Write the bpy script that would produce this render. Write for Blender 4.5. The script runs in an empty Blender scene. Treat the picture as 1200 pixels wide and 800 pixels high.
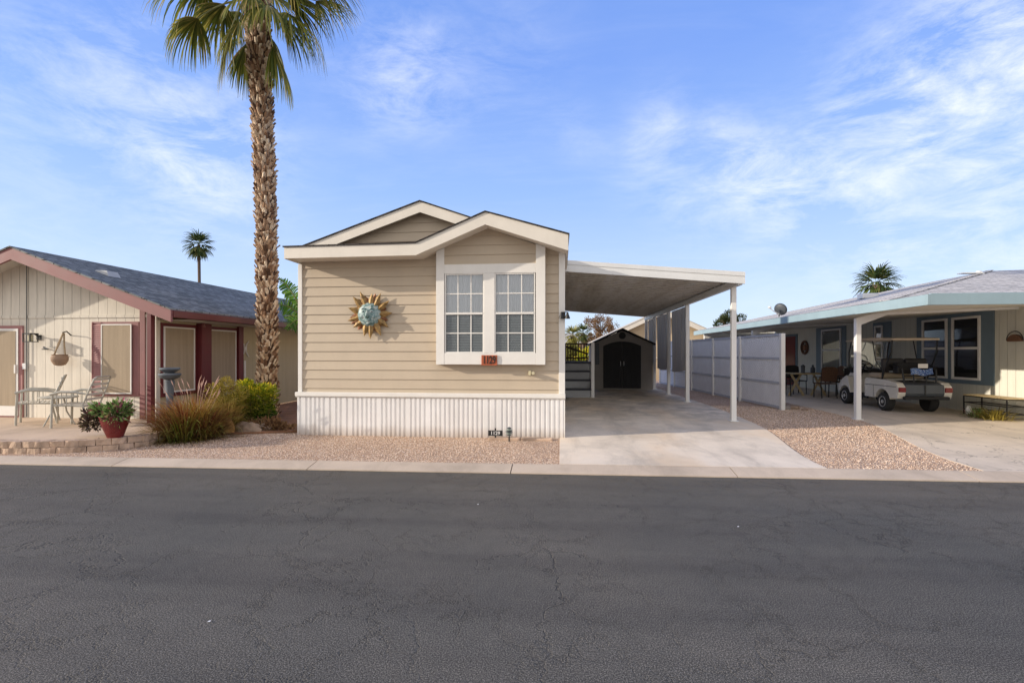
import bpy, bmesh, math, random
import numpy as np
from mathutils import Vector, Matrix
random.seed(7); np.random.seed(7)
R = math.radians
SC = bpy.context.scene
COL = SC.collection
HC = 1.58
PSI = R(5.6); SN, CS = math.sin(PSI), math.cos(PSI); FPX = 580.0; V0 = 413.0

def P(u, v, Y):
    a = (u - 600) / FPX
    t = Y / (a * SN + CS)
    return (t * (a * CS - SN), HC + (V0 - v) / FPX * t)
def PX(u, v, X):
    a = (u - 600) / FPX
    t = X / (a * CS - SN)
    return (t * (a * SN + CS), HC + (V0 - v) / FPX * t)
def G(u, v, z):
    a = (u - 600) / FPX
    t = (HC - z) * FPX / (v - V0)
    return (t * (a * CS - SN), t * (a * SN + CS))

# ------------------------------------------------------------------ objects
ROOT = {}
def tag(o, label=None, cat=None, group=None, kind=None):
    if label: o['label'] = label
    if cat: o['category'] = cat
    if group: o['group'] = group
    if kind: o['kind'] = kind
    return o
def thing(name, label, cat, loc=(0, 0, 0), group=None):
    o = bpy.data.objects.new(name, None); COL.objects.link(o)
    o.location = loc; o.empty_display_size = 0.2
    ROOT[o] = Vector(loc)
    return tag(o, label, cat, group)
def wloc(o):
    return ROOT.get(o, Vector((0, 0, 0)))
def copy_tree(o, parent=None):
    c = o.copy(); COL.objects.link(c); c.parent = parent
    ROOT[c] = wloc(o).copy()
    for ch in [x for x in SC.objects if x.parent == o]:
        copy_tree(ch, c)
    return c
def relabel(o, label, loc=None, rz=None):
    o['label'] = label
    if loc is not None: o.location = loc
    if rz is not None: o.rotation_euler = (0, 0, rz)

class MB:
    def __init__(s):
        s.v = []; s.f = []
    def add(s, vs, fs):
        b = len(s.v)
        s.v.extend([tuple(p) for p in vs])
        s.f.extend([tuple(i + b for i in f) for f in fs])
        return s
    def box(s, x0, x1, y0, y1, z0, z1):
        return s.add([(x0, y0, z0), (x1, y0, z0), (x1, y1, z0), (x0, y1, z0), (x0, y0, z1), (x1, y0, z1), (x1, y1, z1), (x0, y1, z1)],
                     [(0, 3, 2, 1), (4, 5, 6, 7), (0, 1, 5, 4), (1, 2, 6, 5), (2, 3, 7, 6), (3, 0, 4, 7)])
    def bar(s, p, q, w, h, up=(0, 0, 1)):
        p = Vector(p); q = Vector(q); d = (q - p).normalized(); up = Vector(up)
        if abs(d.dot(up)) > 0.98: up = Vector((0, 1, 0))
        a = d.cross(up).normalized() * (w / 2); b = a.cross(d).normalized() * (h / 2)
        vs = [c + i * a + j * b for c in (p, q) for i, j in ((-1, -1), (1, -1), (1, 1), (-1, 1))]
        return s.add(vs, [(0, 1, 2, 3), (7, 6, 5, 4), (0, 4, 5, 1), (1, 5, 6, 2), (2, 6, 7, 3), (3, 7, 4, 0)])
    def tube(s, pts, r, n=8, cap=True):
        pts = [Vector(p) for p in pts]
        rs = r if isinstance(r, (list, tuple)) else [r] * len(pts)
        rings = []; prev = None
        for i, p in enumerate(pts):
            d = (pts[min(i + 1, len(pts) - 1)] - pts[max(i - 1, 0)]).normalized()
            if prev is None:
                up = Vector((0, 0, 1)) if abs(d.z) < 0.9 else Vector((1, 0, 0))
                a = d.cross(up).normalized()
            else:
                a = (prev - d * prev.dot(d)).normalized()
            prev = a; b = d.cross(a)
            rings.append([p + (a * math.cos(2 * math.pi * k / n) + b * math.sin(2 * math.pi * k / n)) * rs[i] for k in range(n)])
        vs = [q for ring in rings for q in ring]; fs = []
        for i in range(len(pts) - 1):
            for k in range(n):
                k2 = (k + 1) % n
                fs.append((i * n + k, i * n + k2, (i + 1) * n + k2, (i + 1) * n + k))
        if cap:
            fs.append(tuple(range(n - 1, -1, -1))); m = (len(pts) - 1) * n
            fs.append(tuple(range(m, m + n)))
        return s.add(vs, fs)
    def poly(s, pts):
        return s.add(pts, [tuple(range(len(pts)))])
    def prism(s, pts, off):
        """polygon (3D pts) extruded by vector off"""
        n = len(pts); off = Vector(off)
        vs = [Vector(p) for p in pts] + [Vector(p) + off for p in pts]
        fs = [tuple(range(n)), tuple(range(2 * n - 1, n - 1, -1))]
        fs += [(i, i + n, (i + 1) % n + n, (i + 1) % n) for i in range(n)]
        return s.add(vs, fs)
    def xz(s, pts, y0, y1):
        return s.prism([(x, y0, z) for x, z in pts], (0, y1 - y0, 0))
    def yz(s, pts, x0, x1):
        return s.prism([(x0, y, z) for y, z in pts], (x1 - x0, 0, 0))
    def lathe(s, prof, c, n=24, ax='z', sx=1, sy=1):
        vs = []; fs = []
        for r, h in prof:
            for k in range(n):
                a = 2 * math.pi * k / n
                p = (r * math.cos(a) * sx, r * math.sin(a) * sy, h)
                if ax == 'x': p = (p[2], p[0], p[1])
                if ax == 'y': p = (p[0], p[2], p[1])
                vs.append((p[0] + c[0], p[1] + c[1], p[2] + c[2]))
        m = len(prof)
        for i in range(m - 1):
            for k in range(n):
                k2 = (k + 1) % n
                fs.append((i * n + k, i * n + k2, (i + 1) * n + k2, (i + 1) * n + k))
        fs.append(tuple(range(n - 1, -1, -1))); fs.append(tuple(range((m - 1) * n, m * n)))
        return s.add(vs, fs)
    def ball(s, c, rx, ry=None, rz=None, n=14, m=9, rough=0):
        ry = ry or rx; rz = rz or rx; vs = []; fs = []
        for i in range(m + 1):
            th = math.pi * i / m
            for k in range(n):
                a = 2 * math.pi * k / n
                q = 1 + random.uniform(-rough, rough)
                vs.append((c[0] + rx * q * math.sin(th) * math.cos(a), c[1] + ry * q * math.sin(th) * math.sin(a), c[2] + rz * q * math.cos(th)))
        for i in range(m):
            for k in range(n):
                k2 = (k + 1) % n
                fs.append((i * n + k, (i + 1) * n + k, (i + 1) * n + k2, i * n + k2))
        return s.add(vs, fs)
    def build(s, name, mat, parent=None, smooth=False, bevel=0, recalc=True, uv=True, world=False):
        o = mesh_obj(name, s.v, s.f, mat, parent, smooth, bevel, recalc, uv)
        return o

def mesh_obj(name, vs, fs, mat, parent=None, smooth=False, bevel=0, recalc=True, uv=True):
    me = bpy.data.meshes.new(name)
    w = wloc(parent) if parent else Vector((0, 0, 0))
    if len(w) and w.length > 0:
        vs = [(p[0] - w.x, p[1] - w.y, p[2] - w.z) for p in vs]
    me.from_pydata(vs, [], fs)
    if recalc:
        bm = bmesh.new(); bm.from_mesh(me)
        if bevel: bmesh.ops.remove_doubles(bm, verts=bm.verts, dist=1e-5)
        bmesh.ops.recalc_face_normals(bm, faces=bm.faces)
        bm.to_mesh(me); bm.free()
    if uv: auto_uv(me, w)
    if mat: me.materials.append(mat)
    if smooth:
        me.polygons.foreach_set('use_smooth', [True] * len(me.polygons))
        if smooth != 'all' and hasattr(me, 'set_sharp_from_angle'): me.set_sharp_from_angle(angle=R(40))
    o = bpy.data.objects.new(name, me); COL.objects.link(o)
    if parent: o.parent = parent
    ROOT[o] = w.copy()
    if bevel:
        b = o.modifiers.new('Bevel', 'BEVEL'); b.width = bevel; b.segments = 2; b.limit_method = 'ANGLE'; b.angle_limit = R(35)
        b.harden_normals = False
    return o

def auto_uv(me, w):
    n = len(me.loops)
    if n == 0 or len(me.polygons) > 60000: return
    uvl = me.uv_layers.new(name='UV')
    out = [0.0] * (2 * n)
    vco = [v.co + w for v in me.vertices]
    for p in me.polygons:
        nn = p.normal
        if abs(nn.z) > 0.999: u = Vector((1, 0, 0)); v = Vector((0, 1, 0))
        else:
            u = Vector((0, 0, 1)).cross(nn)
            if u.length < 1e-6: u = Vector((1, 0, 0))
            u.normalize(); v = nn.cross(u)
        for li in p.loop_indices:
            c = vco[me.loops[li].vertex_index]
            out[2 * li] = c.dot(u); out[2 * li + 1] = c.dot(v)
    uvl.data.foreach_set('uv', out)

# ------------------------------------------------------------------ materials
def newmat(name):
    m = bpy.data.materials.new(name); m.use_nodes = True
    nt = m.node_tree; b = nt.nodes['Principled BSDF']
    return m, nt, b
class NT:
    def __init__(s, nt): s.nt = nt; s.n = nt.nodes; s.l = nt.links
    def node(s, t, **kw):
        x = s.n.new(t)
        for k, v in kw.items(): setattr(x, k, v)
        return x
    def set(s, sock, val):
        if hasattr(val, 'is_linked') or hasattr(val, 'links'): s.l.new(val, sock)
        else: sock.default_value = val
    def tex(s, kind='Object', scale=(1, 1, 1), rot=(0, 0, 0)):
        tc = s.node('ShaderNodeTexCoord'); mp = s.node('ShaderNodeMapping')
        s.l.new(tc.outputs[kind], mp.inputs[0]); mp.inputs['Scale'].default_value = scale; mp.inputs['Rotation'].default_value = rot
        return mp.outputs[0]
    def noise(s, vec, scale, detail=4, rough=0.55, dist=0.0):
        x = s.node('ShaderNodeTexNoise'); s.l.new(vec, x.inputs['Vector'])
        x.inputs['Scale'].default_value = scale; x.inputs['Detail'].default_value = detail
        x.inputs['Roughness'].default_value = rough; x.inputs['Distortion'].default_value = dist
        return x
    def vor(s, vec, scale, feature='F1'):
        x = s.node('ShaderNodeTexVoronoi', feature=feature); s.l.new(vec, x.inputs['Vector']); x.inputs['Scale'].default_value = scale
        return x
    def ramp(s, fac, stops, interp='LINEAR'):
        x = s.node('ShaderNodeValToRGB'); s.l.new(fac, x.inputs[0]); cr = x.color_ramp; cr.interpolation = interp
        while len(cr.elements) < len(stops): cr.elements.new(0.5)
        for e, (p, c) in zip(cr.elements, stops):
            e.position = p; e.color = (*c, 1) if len(c) == 3 else c
        return x.outputs[0]
    def mix(s, fac, a, b, mode='MIX'):
        x = s.node('ShaderNodeMix', data_type='RGBA', blend_type=mode)
        s.set(x.inputs[0], fac)
        for sock, val in ((x.inputs[6], a), (x.inputs[7], b)):
            if isinstance(val, tuple): sock.default_value = (*val[:3], 1)
            else: s.l.new(val, sock)
        return x.outputs[2]
    def math(s, op, a, b=None, clamp=False):
        x = s.node('ShaderNodeMath', operation=op); x.use_clamp = clamp
        s.set(x.inputs[0], a)
        if b is not None: s.set(x.inputs[1], b)
        return x.outputs[0]
    def mapr(s, v, a, b, c=0.0, d=1.0):
        x = s.node('ShaderNodeMapRange'); s.l.new(v, x.inputs[0])
        for i, q in enumerate((a, b, c, d)): x.inputs[i + 1].default_value = q
        return x.outputs[0]
    def bump(s, h, strength, dist, bsdf):
        x = s.node('ShaderNodeBump'); s.l.new(h, x.inputs['Height']); x.inputs['Strength'].default_value = strength
        x.inputs['Distance'].default_value = dist; s.l.new(x.outputs[0], bsdf.inputs['Normal'])
        return x
def sc3(c, k): return tuple(min(1, max(0, x * k)) for x in c)

def plain(name, col, rough=0.6, var=0.12, scale=3.0, metal=0.0, bump=0.0, bscale=60, spec=0.5, dirt=0.0):
    m, nt, b = newmat(name); t = NT(nt); vec = t.tex()
    n1 = t.noise(vec, scale, 5)
    c = t.ramp(n1.outputs[0], [(0.3, sc3(col, 1 - var)), (0.7, sc3(col, 1 + var))])
    if dirt:
        n3 = t.noise(t.tex('Object', (1, 1, 0.25)), 9, 6, 0.7)
        c = t.mix(t.mapr(n3.outputs[0], 0.5, 0.8, 0, dirt), c, sc3((col[0] * .5, col[1] * .45, col[2] * .4), 1))
    t.l.new(c, b.inputs['Base Color'])
    b.inputs['Metallic'].default_value = metal; b.inputs['Specular IOR Level'].default_value = spec
    rr = t.mapr(n1.outputs[0], 0.3, 0.7, max(0, rough - .07), min(1, rough + .07)); t.l.new(rr, b.inputs['Roughness'])
    if bump:
        n2 = t.noise(vec, bscale, 3); t.bump(n2.outputs[0], 0.6, bump, b)
    return m

def island(name, stops, rough=0.6, trans=0.0, noise=0.0, zgrad=None, spec=0.3, patch=None):
    """colour varies from piece to piece"""
    m, nt, b = newmat(name); t = NT(nt)
    g = t.node('ShaderNodeNewGeometry')
    c = t.ramp(g.outputs['Random Per Island'], stops)
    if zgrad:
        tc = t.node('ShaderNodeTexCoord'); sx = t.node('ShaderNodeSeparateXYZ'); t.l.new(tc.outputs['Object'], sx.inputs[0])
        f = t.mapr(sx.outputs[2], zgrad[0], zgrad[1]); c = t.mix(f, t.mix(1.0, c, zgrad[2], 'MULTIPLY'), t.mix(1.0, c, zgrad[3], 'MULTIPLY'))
    if patch:
        np_ = t.noise(t.tex(), patch[0], 3); c = t.mix(t.mapr(np_.outputs[0], .45, .62, 0, .8), c, t.mix(1.0, c, patch[1], 'MULTIPLY'))
    if noise:
        n = t.noise(t.tex(), noise, 3); c = t.mix(t.mapr(n.outputs[0], .35, .65, 0, .5), c, t.mix(1.0, c, (.45, .42, .4), 'MULTIPLY'))
    t.l.new(c, b.inputs['Base Color']); b.inputs['Roughness'].default_value = rough; b.inputs['Specular IOR Level'].default_value = spec
    if trans:
        tr = t.node('ShaderNodeBsdfTranslucent'); t.l.new(c, tr.inputs[0]); mx = t.node('ShaderNodeMixShader'); mx.inputs[0].default_value = trans
        t.l.new(b.outputs[0], mx.inputs[1]); t.l.new(tr.outputs[0], mx.inputs[2]); t.l.new(mx.outputs[0], nt.nodes['Material Output'].inputs[0])
    return m

M = {}
def mk_asphalt():
    m, nt, b = newmat('asphalt'); t = NT(nt); vec = t.tex()
    fine = t.noise(vec, 130, 3, 0.8); mid = t.noise(vec, 9, 4); big = t.noise(vec, 0.35, 5, .6, .4)
    v = t.vor(vec, 125)
    c = t.ramp(fine.outputs[0], [(0.34, (.022, .021, .020)), (0.5, (.078, .075, .071)), (0.62, (.27, .26, .245))])
    c = t.mix(t.mapr(v.outputs[0], .0, .35, .55, 0), c, (.22, .21, .20))
    c = t.mix(t.mapr(mid.outputs[0], .3, .7, 0, .3), c, t.mix(1., c, (.6, .6, .61), 'MULTIPLY'))
    c = t.mix(t.mapr(big.outputs[0], .32, .68, 0, 1.), c, t.mix(1., c, (1.4, 1.32, 1.25), 'MULTIPLY'))
    # streaks along the lane
    st = t.noise(t.tex('Object', (.12, 1.3, 1)), 1.6, 4, .6)
    c = t.mix(t.mapr(st.outputs[0], .4, .72, 0, .7), c, t.mix(1., c, (.62, .62, .65), 'MULTIPLY'))
    # dust near the kerb
    sx = t.node('ShaderNodeSeparateXYZ'); t.l.new(vec, sx.inputs[0])
    f = t.mapr(sx.outputs[1], 5.2, 6.4, 0, .42); c = t.mix(t.math('MULTIPLY', f, t.mapr(mid.outputs[0], .35, .6)), c, (.15, .125, .10))
    # cracks
    warp = t.noise(vec, 1.3, 5, .7); addv = t.node('ShaderNodeMix', data_type='RGBA', blend_type='LINEAR_LIGHT'); addv.inputs[0].default_value = .5
    t.l.new(vec, addv.inputs[6]); t.l.new(warp.outputs['Color'], addv.inputs[7])
    vc = t.vor(addv.outputs[2], .75, 'DISTANCE_TO_EDGE'); vc2 = t.vor(addv.outputs[2], 2.3, 'DISTANCE_TO_EDGE')
    msk = t.noise(vec, .5, 3)
    k1 = t.math('MULTIPLY', t.mapr(vc.outputs[0], .003, .013, 1, 0), t.mapr(msk.outputs[0], .42, .56))
    k2 = t.math('MULTIPLY', t.mapr(vc2.outputs[0], .0, .010, .8, 0), t.mapr(msk.outputs[0], .53, .62))
    warp2 = t.noise(vec, 3.0, 5, .75); av2 = t.node('ShaderNodeMix', data_type='RGBA', blend_type='LINEAR_LIGHT'); av2.inputs[0].default_value = .3
    t.l.new(vec, av2.inputs[6]); t.l.new(warp2.outputs['Color'], av2.inputs[7])
    vc3 = t.vor(av2.outputs[2], 1.9, 'DISTANCE_TO_EDGE'); msk2 = t.noise(vec, .9, 4)
    k3 = t.math('MULTIPLY', t.mapr(vc3.outputs[0], .006, .030, .8, 0), t.mapr(msk2.outputs[0], .40, .56))
    k = t.math('MAXIMUM', t.math('MAXIMUM', k1, k2), k3)
    c = t.mix(t.math('MULTIPLY', k, .4), c, (.02, .019, .018))
    c = t.mix(1., c, (.98, .965, .875), 'MULTIPLY')
    t.l.new(c, b.inputs['Base Color']); b.inputs['Roughness'].default_value = .82; b.inputs['Specular IOR Level'].default_value = .25
    h = t.math('SUBTRACT', t.math('ADD', t.math('MULTIPLY', fine.outputs[0], .8), t.math('MULTIPLY', mid.outputs[0], .5)), t.math('MULTIPLY', k, 1.2))
    t.bump(h, .6, .008, b)
    return m
def mk_concrete(name, col, dark=.5, stain=.6, cracks=False, zone=None):
    m, nt, b = newmat(name); t = NT(nt); vec = t.tex()
    a = t.noise(vec, 1.1, 6, .62, .3); f = t.noise(vec, 60, 3, .7)
    c = t.ramp(a.outputs[0], [(.3, sc3(col, .78)), (.5, col), (.72, sc3(col, 1.12))])
    s = t.noise(t.tex('Object', (1.7, .45, 1)), 1.5, 6, .7, .5)
    c = t.mix(t.mapr(s.outputs[0], .5, .72, 0, stain), c, sc3(col, dark))
    c = t.mix(t.mapr(f.outputs[0], .3, .7, 0, .35), c, t.mix(1., c, (.72, .7, .68), 'MULTIPLY'))
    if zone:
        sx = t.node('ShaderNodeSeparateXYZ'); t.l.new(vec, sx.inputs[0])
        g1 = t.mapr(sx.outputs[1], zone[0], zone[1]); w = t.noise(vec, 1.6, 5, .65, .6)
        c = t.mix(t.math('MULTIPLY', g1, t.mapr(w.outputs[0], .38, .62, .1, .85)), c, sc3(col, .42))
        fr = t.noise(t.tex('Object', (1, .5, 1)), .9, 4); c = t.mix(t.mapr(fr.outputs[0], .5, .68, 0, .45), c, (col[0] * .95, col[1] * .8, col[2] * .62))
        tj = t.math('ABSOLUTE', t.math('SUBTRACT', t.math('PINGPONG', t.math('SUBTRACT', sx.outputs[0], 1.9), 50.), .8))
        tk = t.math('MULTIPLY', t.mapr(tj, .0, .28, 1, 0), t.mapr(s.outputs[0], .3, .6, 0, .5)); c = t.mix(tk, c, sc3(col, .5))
    if cracks:
        wv = t.noise(vec, 1.7, 4, .7); mxv = t.node('ShaderNodeMix', data_type='RGBA', blend_type='LINEAR_LIGHT'); mxv.inputs[0].default_value = .35
        t.l.new(vec, mxv.inputs[6]); t.l.new(wv.outputs['Color'], mxv.inputs[7])
        vc = t.vor(mxv.outputs[2], .9, 'DISTANCE_TO_EDGE'); ms = t.noise(vec, .6, 2)
        c = t.mix(t.math('MULTIPLY', t.mapr(vc.outputs[0], 0, .012, 1, 0), t.mapr(ms.outputs[0], .45, .55)), c, sc3(col, .35))
    t.l.new(c, b.inputs['Base Color']); b.inputs['Roughness'].default_value = .78; b.inputs['Specular IOR Level'].default_value = .3
    t.bump(t.math('ADD', f.outputs[0], a.outputs[0]), .35, .004, b)
    return m
def mk_gravel(name, tint=1.0):
    m, nt, b = newmat(name); t = NT(nt); vec = t.tex()
    v = t.vor(vec, 62); v2 = t.vor(vec, 75); big = t.noise(vec, .8, 4)
    sep = t.node('ShaderNodeSeparateColor'); t.l.new(v.outputs['Color'], sep.inputs[0])
    c = t.ramp(sep.outputs[0], [(0, (.34, .21, .155)), (.3, (.58, .39, .27)), (.6, (.73, .52, .37)), (.85, (.82, .65, .49)), (1, (.60, .50, .43))])
    c = t.mix(t.mapr(v.outputs['Distance'], .25, .75, 0, .5), c, (.16, .10, .075))
    c = t.mix(t.mapr(big.outputs[0], .35, .65, 0, .5), c, t.mix(1., c, (.75, .72, .7), 'MULTIPLY'))
    if tint != 1: c = t.mix(1., c, (tint, tint, tint), 'MULTIPLY')
    t.l.new(c, b.inputs['Base Color']); b.inputs['Roughness'].default_value = .85; b.inputs['Specular IOR Level'].default_value = .2
    h = t.mapr(v.outputs['Distance'], 0, .8, 1, 0); t.bump(h, 1.0, .015, b)
    return m
def mk_shingle(name, c1, c2, c3, w=.28, h=.13):
    m, nt, b = newmat(name); t = NT(nt); vec = t.tex('UV')
    br = t.node('ShaderNodeTexBrick'); t.l.new(vec, br.inputs['Vector']); br.inputs['Scale'].default_value = 1
    br.inputs['Color1'].default_value = (*c1, 1); br.inputs['Color2'].default_value = (*c2, 1); br.inputs['Mortar'].default_value = (*c3, 1)
    br.inputs['Brick Width'].default_value = w; br.inputs['Row Height'].default_value = h; br.inputs['Mortar Size'].default_value = .011; br.inputs['Bias'].default_value = 0
    br.offset = .37; br.squash_frequency = 3; br.squash = .8
    n = t.noise(t.tex(), 55, 3, .7); n2 = t.noise(t.tex(), .8, 4)
    c = t.mix(t.mapr(n.outputs[0], .3, .7, 0, .6), br.outputs[0], t.mix(1., br.outputs[0], (.5, .5, .52), 'MULTIPLY'))
    c = t.mix(t.mapr(n2.outputs[0], .35, .7, 0, .45), c, t.mix(1., c, (1.35, 1.32, 1.28), 'MULTIPLY'))
    t.l.new(c, b.inputs['Base Color']); b.inputs['Roughness'].default_value = .9; b.inputs['Specular IOR Level'].default_value = .15
    t.bump(t.math('SUBTRACT', n.outputs[0], br.outputs['Fac']), .7, .012, b)
    return m
def mk_groove(name, col, period=.2, depth=.012, var=.1, dirt=.25, dark=.45):
    """vertical grooved panel siding, grooves along UV v"""
    m, nt, b = newmat(name); t = NT(nt)
    tc = t.node('ShaderNodeTexCoord'); sx = t.node('ShaderNodeSeparateXYZ'); t.l.new(tc.outputs['UV'], sx.inputs[0])
    fr = t.math('FRACT', t.math('DIVIDE', sx.outputs[0], period)); ab = t.math('ABSOLUTE', t.math('SUBTRACT', fr, .5))
    g = t.mapr(ab, .47, .495)
    n = t.noise(t.tex('Object', (1, 1, .15)), 8, 6, .7); n2 = t.noise(t.tex(), 1.2, 4)
    c = t.ramp(n.outputs[0], [(.3, sc3(col, 1 - var)), (.65, sc3(col, 1 + var))])
    c = t.mix(t.mapr(n2.outputs[0], .45, .75, 0, dirt), c, sc3(col, .7))
    c = t.mix(g, c, sc3(col, dark)); t.l.new(c, b.inputs['Base Color']); b.inputs['Roughness'].default_value = .75; b.inputs['Specular IOR Level'].default_value = .3
    t.bump(t.math('SUBTRACT', t.math('MULTIPLY', n.outputs[0], .12), g), .9, depth, b)
    return m
def mk_glass(name, tint=(.02, .025, .03), alpha=.75, rough=.02, ior=1.75, base=.06, k=1.0):
    m, nt, b = newmat(name); t = NT(nt); nt.nodes.remove(b)
    gl = t.node('ShaderNodeBsdfGlossy'); gl.inputs['Roughness'].default_value = rough; gl.inputs['Color'].default_value = (.9, .95, 1, 1)
    tr = t.node('ShaderNodeBsdfTransparent'); tr.inputs[0].default_value = (alpha, alpha, alpha, 1)
    n = t.noise(t.tex(), 1.5, 2); bp = t.node('ShaderNodeBump'); bp.inputs['Strength'].default_value = .15; bp.inputs['Distance'].default_value = .01
    t.l.new(n.outputs[0], bp.inputs['Height']); t.l.new(bp.outputs[0], gl.inputs['Normal'])
    fz = t.node('ShaderNodeFresnel'); fz.inputs[0].default_value = ior
    mx = t.node('ShaderNodeMixShader'); t.l.new(t.math('ADD', t.math('MULTIPLY', fz.outputs[0], k), base), mx.inputs[0]); t.l.new(tr.outputs[0], mx.inputs[1]); t.l.new(gl.outputs[0], mx.inputs[2])
    t.l.new(mx.outputs[0], nt.nodes['Material Output'].inputs[0])
    return m
def mk_mesh_screen(name, col, opacity):
    m, nt, b = newmat(name); t = NT(nt)
    b.inputs['Base Color'].default_value = (*col, 1); b.inputs['Roughness'].default_value = .9
    tr = t.node('ShaderNodeBsdfTransparent'); mx = t.node('ShaderNodeMixShader'); mx.inputs[0].default_value = opacity
    t.l.new(tr.outputs[0], mx.inputs[1]); t.l.new(b.outputs[0], mx.inputs[2]); t.l.new(mx.outputs[0], nt.nodes['Material Output'].inputs[0])
    return m
def mk_fabric(name, col, vs=1.0, streak=.3, trans=0):
    m, nt, b = newmat(name); t = NT(nt)
    n = t.noise(t.tex('Object', (9, 9, .5)), 1.5, 5, .7); w = t.noise(t.tex(), 160, 1)
    c = t.ramp(n.outputs[0], [(.3, sc3(col, 1 - streak)), (.7, sc3(col, 1 + streak))])
    c = t.mix(t.mapr(w.outputs[0], .4, .6, 0, .35), c, sc3(col, .6)); t.l.new(c, b.inputs['Base Color'])
    b.inputs['Roughness'].default_value = .9; b.inputs['Specular IOR Level'].default_value = .1
    if trans:
        tr = t.node('ShaderNodeBsdfTranslucent'); t.l.new(c, tr.inputs[0]); mx = t.node('ShaderNodeMixShader'); mx.inputs[0].default_value = trans
        t.l.new(b.outputs[0], mx.inputs[1]); t.l.new(tr.outputs[0], mx.inputs[2]); t.l.new(mx.outputs[0], nt.nodes['Material Output'].inputs[0])
    return m

M['asphalt'] = mk_asphalt()
M['kerb'] = mk_concrete('kerb_concrete', (.56, .46, .355), .6, .35)
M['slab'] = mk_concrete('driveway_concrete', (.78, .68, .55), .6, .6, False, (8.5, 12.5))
M['slab2'] = mk_concrete('neighbour_concrete', (.68, .58, .46), .6, .5, True)
M['patio'] = mk_concrete('patio_concrete', (.60, .46, .33), .6, .4)
M['gravel'] = mk_gravel('gravel_ground')
M['dirt'] = plain('sandy_ground', (.33, .26, .2), .9, .2, 1.2, bump=.01)
M['pebble'] = island('pebbles', [(0, (.34, .21, .15)), (.25, (.62, .43, .29)), (.5, (.75, .55, .40)), (.75, (.84, .67, .50)), (.9, (.86, .76, .65)), (1, (.54, .45, .4))], .8)
M['siding'] = plain('beige_lap_siding', (.52, .435, .325), .6, .05, 2.0, bump=.0015, bscale=90, dirt=.06)
M['white'] = plain('white_paint', (.78, .76, .71), .5, .04, 3, bump=.0008, bscale=80, dirt=.1)
M['trim'] = plain('off_white_trim', (.74, .69, .60), .55, .05, 3, bump=.001, bscale=80, dirt=.12)
M['skirt'] = plain('white_metal_skirting', (.80, .79, .765), .42, .04, 2, dirt=.22)
def mk_skirt():
    m, nt, b = newmat('white_metal_skirting'); t = NT(nt); tc = t.node('ShaderNodeTexCoord'); sx = t.node('ShaderNodeSeparateXYZ'); t.l.new(tc.outputs['Object'], sx.inputs[0])
    n = t.noise(t.tex('Object', (1, 1, .3)), 5, 6, .7); n2 = t.noise(t.tex(), 1.3, 4)
    c = t.ramp(n2.outputs[0], [(.3, (.74, .73, .71)), (.7, (.84, .835, .82))])
    z = t.math('ADD', sx.outputs[2], t.math('MULTIPLY', n.outputs[0], -.22)); c = t.mix(t.mapr(z, -.12, .10, .75, 0), c, (.42, .33, .25))
    c = t.mix(t.mapr(n.outputs[0], .58, .8, 0, .4), c, (.5, .46, .4))
    t.l.new(c, b.inputs['Base Color']); b.inputs['Roughness'].default_value = .45; return m
M['skirt'] = mk_skirt()
M['shingle'] = mk_shingle('blue_grey_shingle', (.17, .18, .175), (.32, .33, .32), (.065, .068, .068))
M['shingle_lt'] = mk_shingle('pale_grey_shingle', (.50, .48, .45), (.70, .67, .62), (.25, .24, .23))
M['shingle_dk'] = mk_shingle('dark_shingle', (.05, .045, .042), (.09, .08, .075), (.02, .02, .02))
M['metalroof'] = plain('carport_metal', (.50, .46, .40), .38, .16, .9, metal=.35, dirt=.35)
def mk_pan():
    m, nt, b = newmat('carport_pan'); t = NT(nt); tc = t.node('ShaderNodeTexCoord'); sx = t.node('ShaderNodeSeparateXYZ'); t.l.new(tc.outputs['Object'], sx.inputs[0])
    fr = t.math('FRACT', t.math('DIVIDE', sx.outputs[1], .2986)); ln = t.mapr(t.math('ABSOLUTE', t.math('SUBTRACT', fr, .5)), .30, .48)
    st = t.noise(t.tex('Object', (2.4, .12, 1)), 1.0, 4, .6); sp = t.noise(t.tex('Object', (3, 9, 1)), 2, 4, .7)
    c = t.ramp(st.outputs[0], [(.34, (.68, .64, .56)), (.5, (.88, .85, .78)), (.66, (.96, .95, .91))])
    c = t.mix(t.math('MULTIPLY', ln, .9), c, (.16, .14, .12)); c = t.mix(t.mapr(sp.outputs[0], .5, .75, 0, .5), c, (.25, .21, .16))
    t.l.new(c, b.inputs['Base Color']); b.inputs['Roughness'].default_value = .28; b.inputs['Metallic'].default_value = .12
    t.bump(ln, .8, .02, b); return m
M['pan'] = mk_pan()
M['gutter'] = plain('white_metal_gutter', (.72, .73, .72), .35, .05, 3, metal=.1, dirt=.08)
M['post'] = plain('white_metal_post', (.78, .77, .74), .4, .04, 2, dirt=.15)
M['redtrim'] = plain('mauve_red_trim', (.25, .105, .10), .6, .12, 3, dirt=.2)
M['redpost'] = plain('dark_red_trim', (.13, .018, .022), .55, .15, 3, dirt=.15)
M['gutterred'] = plain('dark_red_gutter', (.13, .03, .03), .4, .1, 3)
M['t111'] = mk_groove('cream_grooved_siding', (.72, .67, .57), dark=.62)
M['creamwall'] = mk_groove('cream_wall', (.50, .43, .28), .4, .004, .05, .15, .8)
M['rwall'] = mk_groove('pale_green_cream_siding', (.64, .63, .54), .2, .008, .06, .15, .75)
M['bluefascia'] = plain('light_blue_fascia', (.28, .385, .425), .5, .07, 2, dirt=.12)
M['bluetrim'] = plain('slate_blue_trim', (.15, .21, .25), .55, .08, 3)
M['soffit'] = plain('cream_soffit', (.62, .59, .52), .7, .06, 2, dirt=.15)
M['black'] = plain('black_plastic', (.014, .014, .015), .7, .2, 6)
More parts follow.
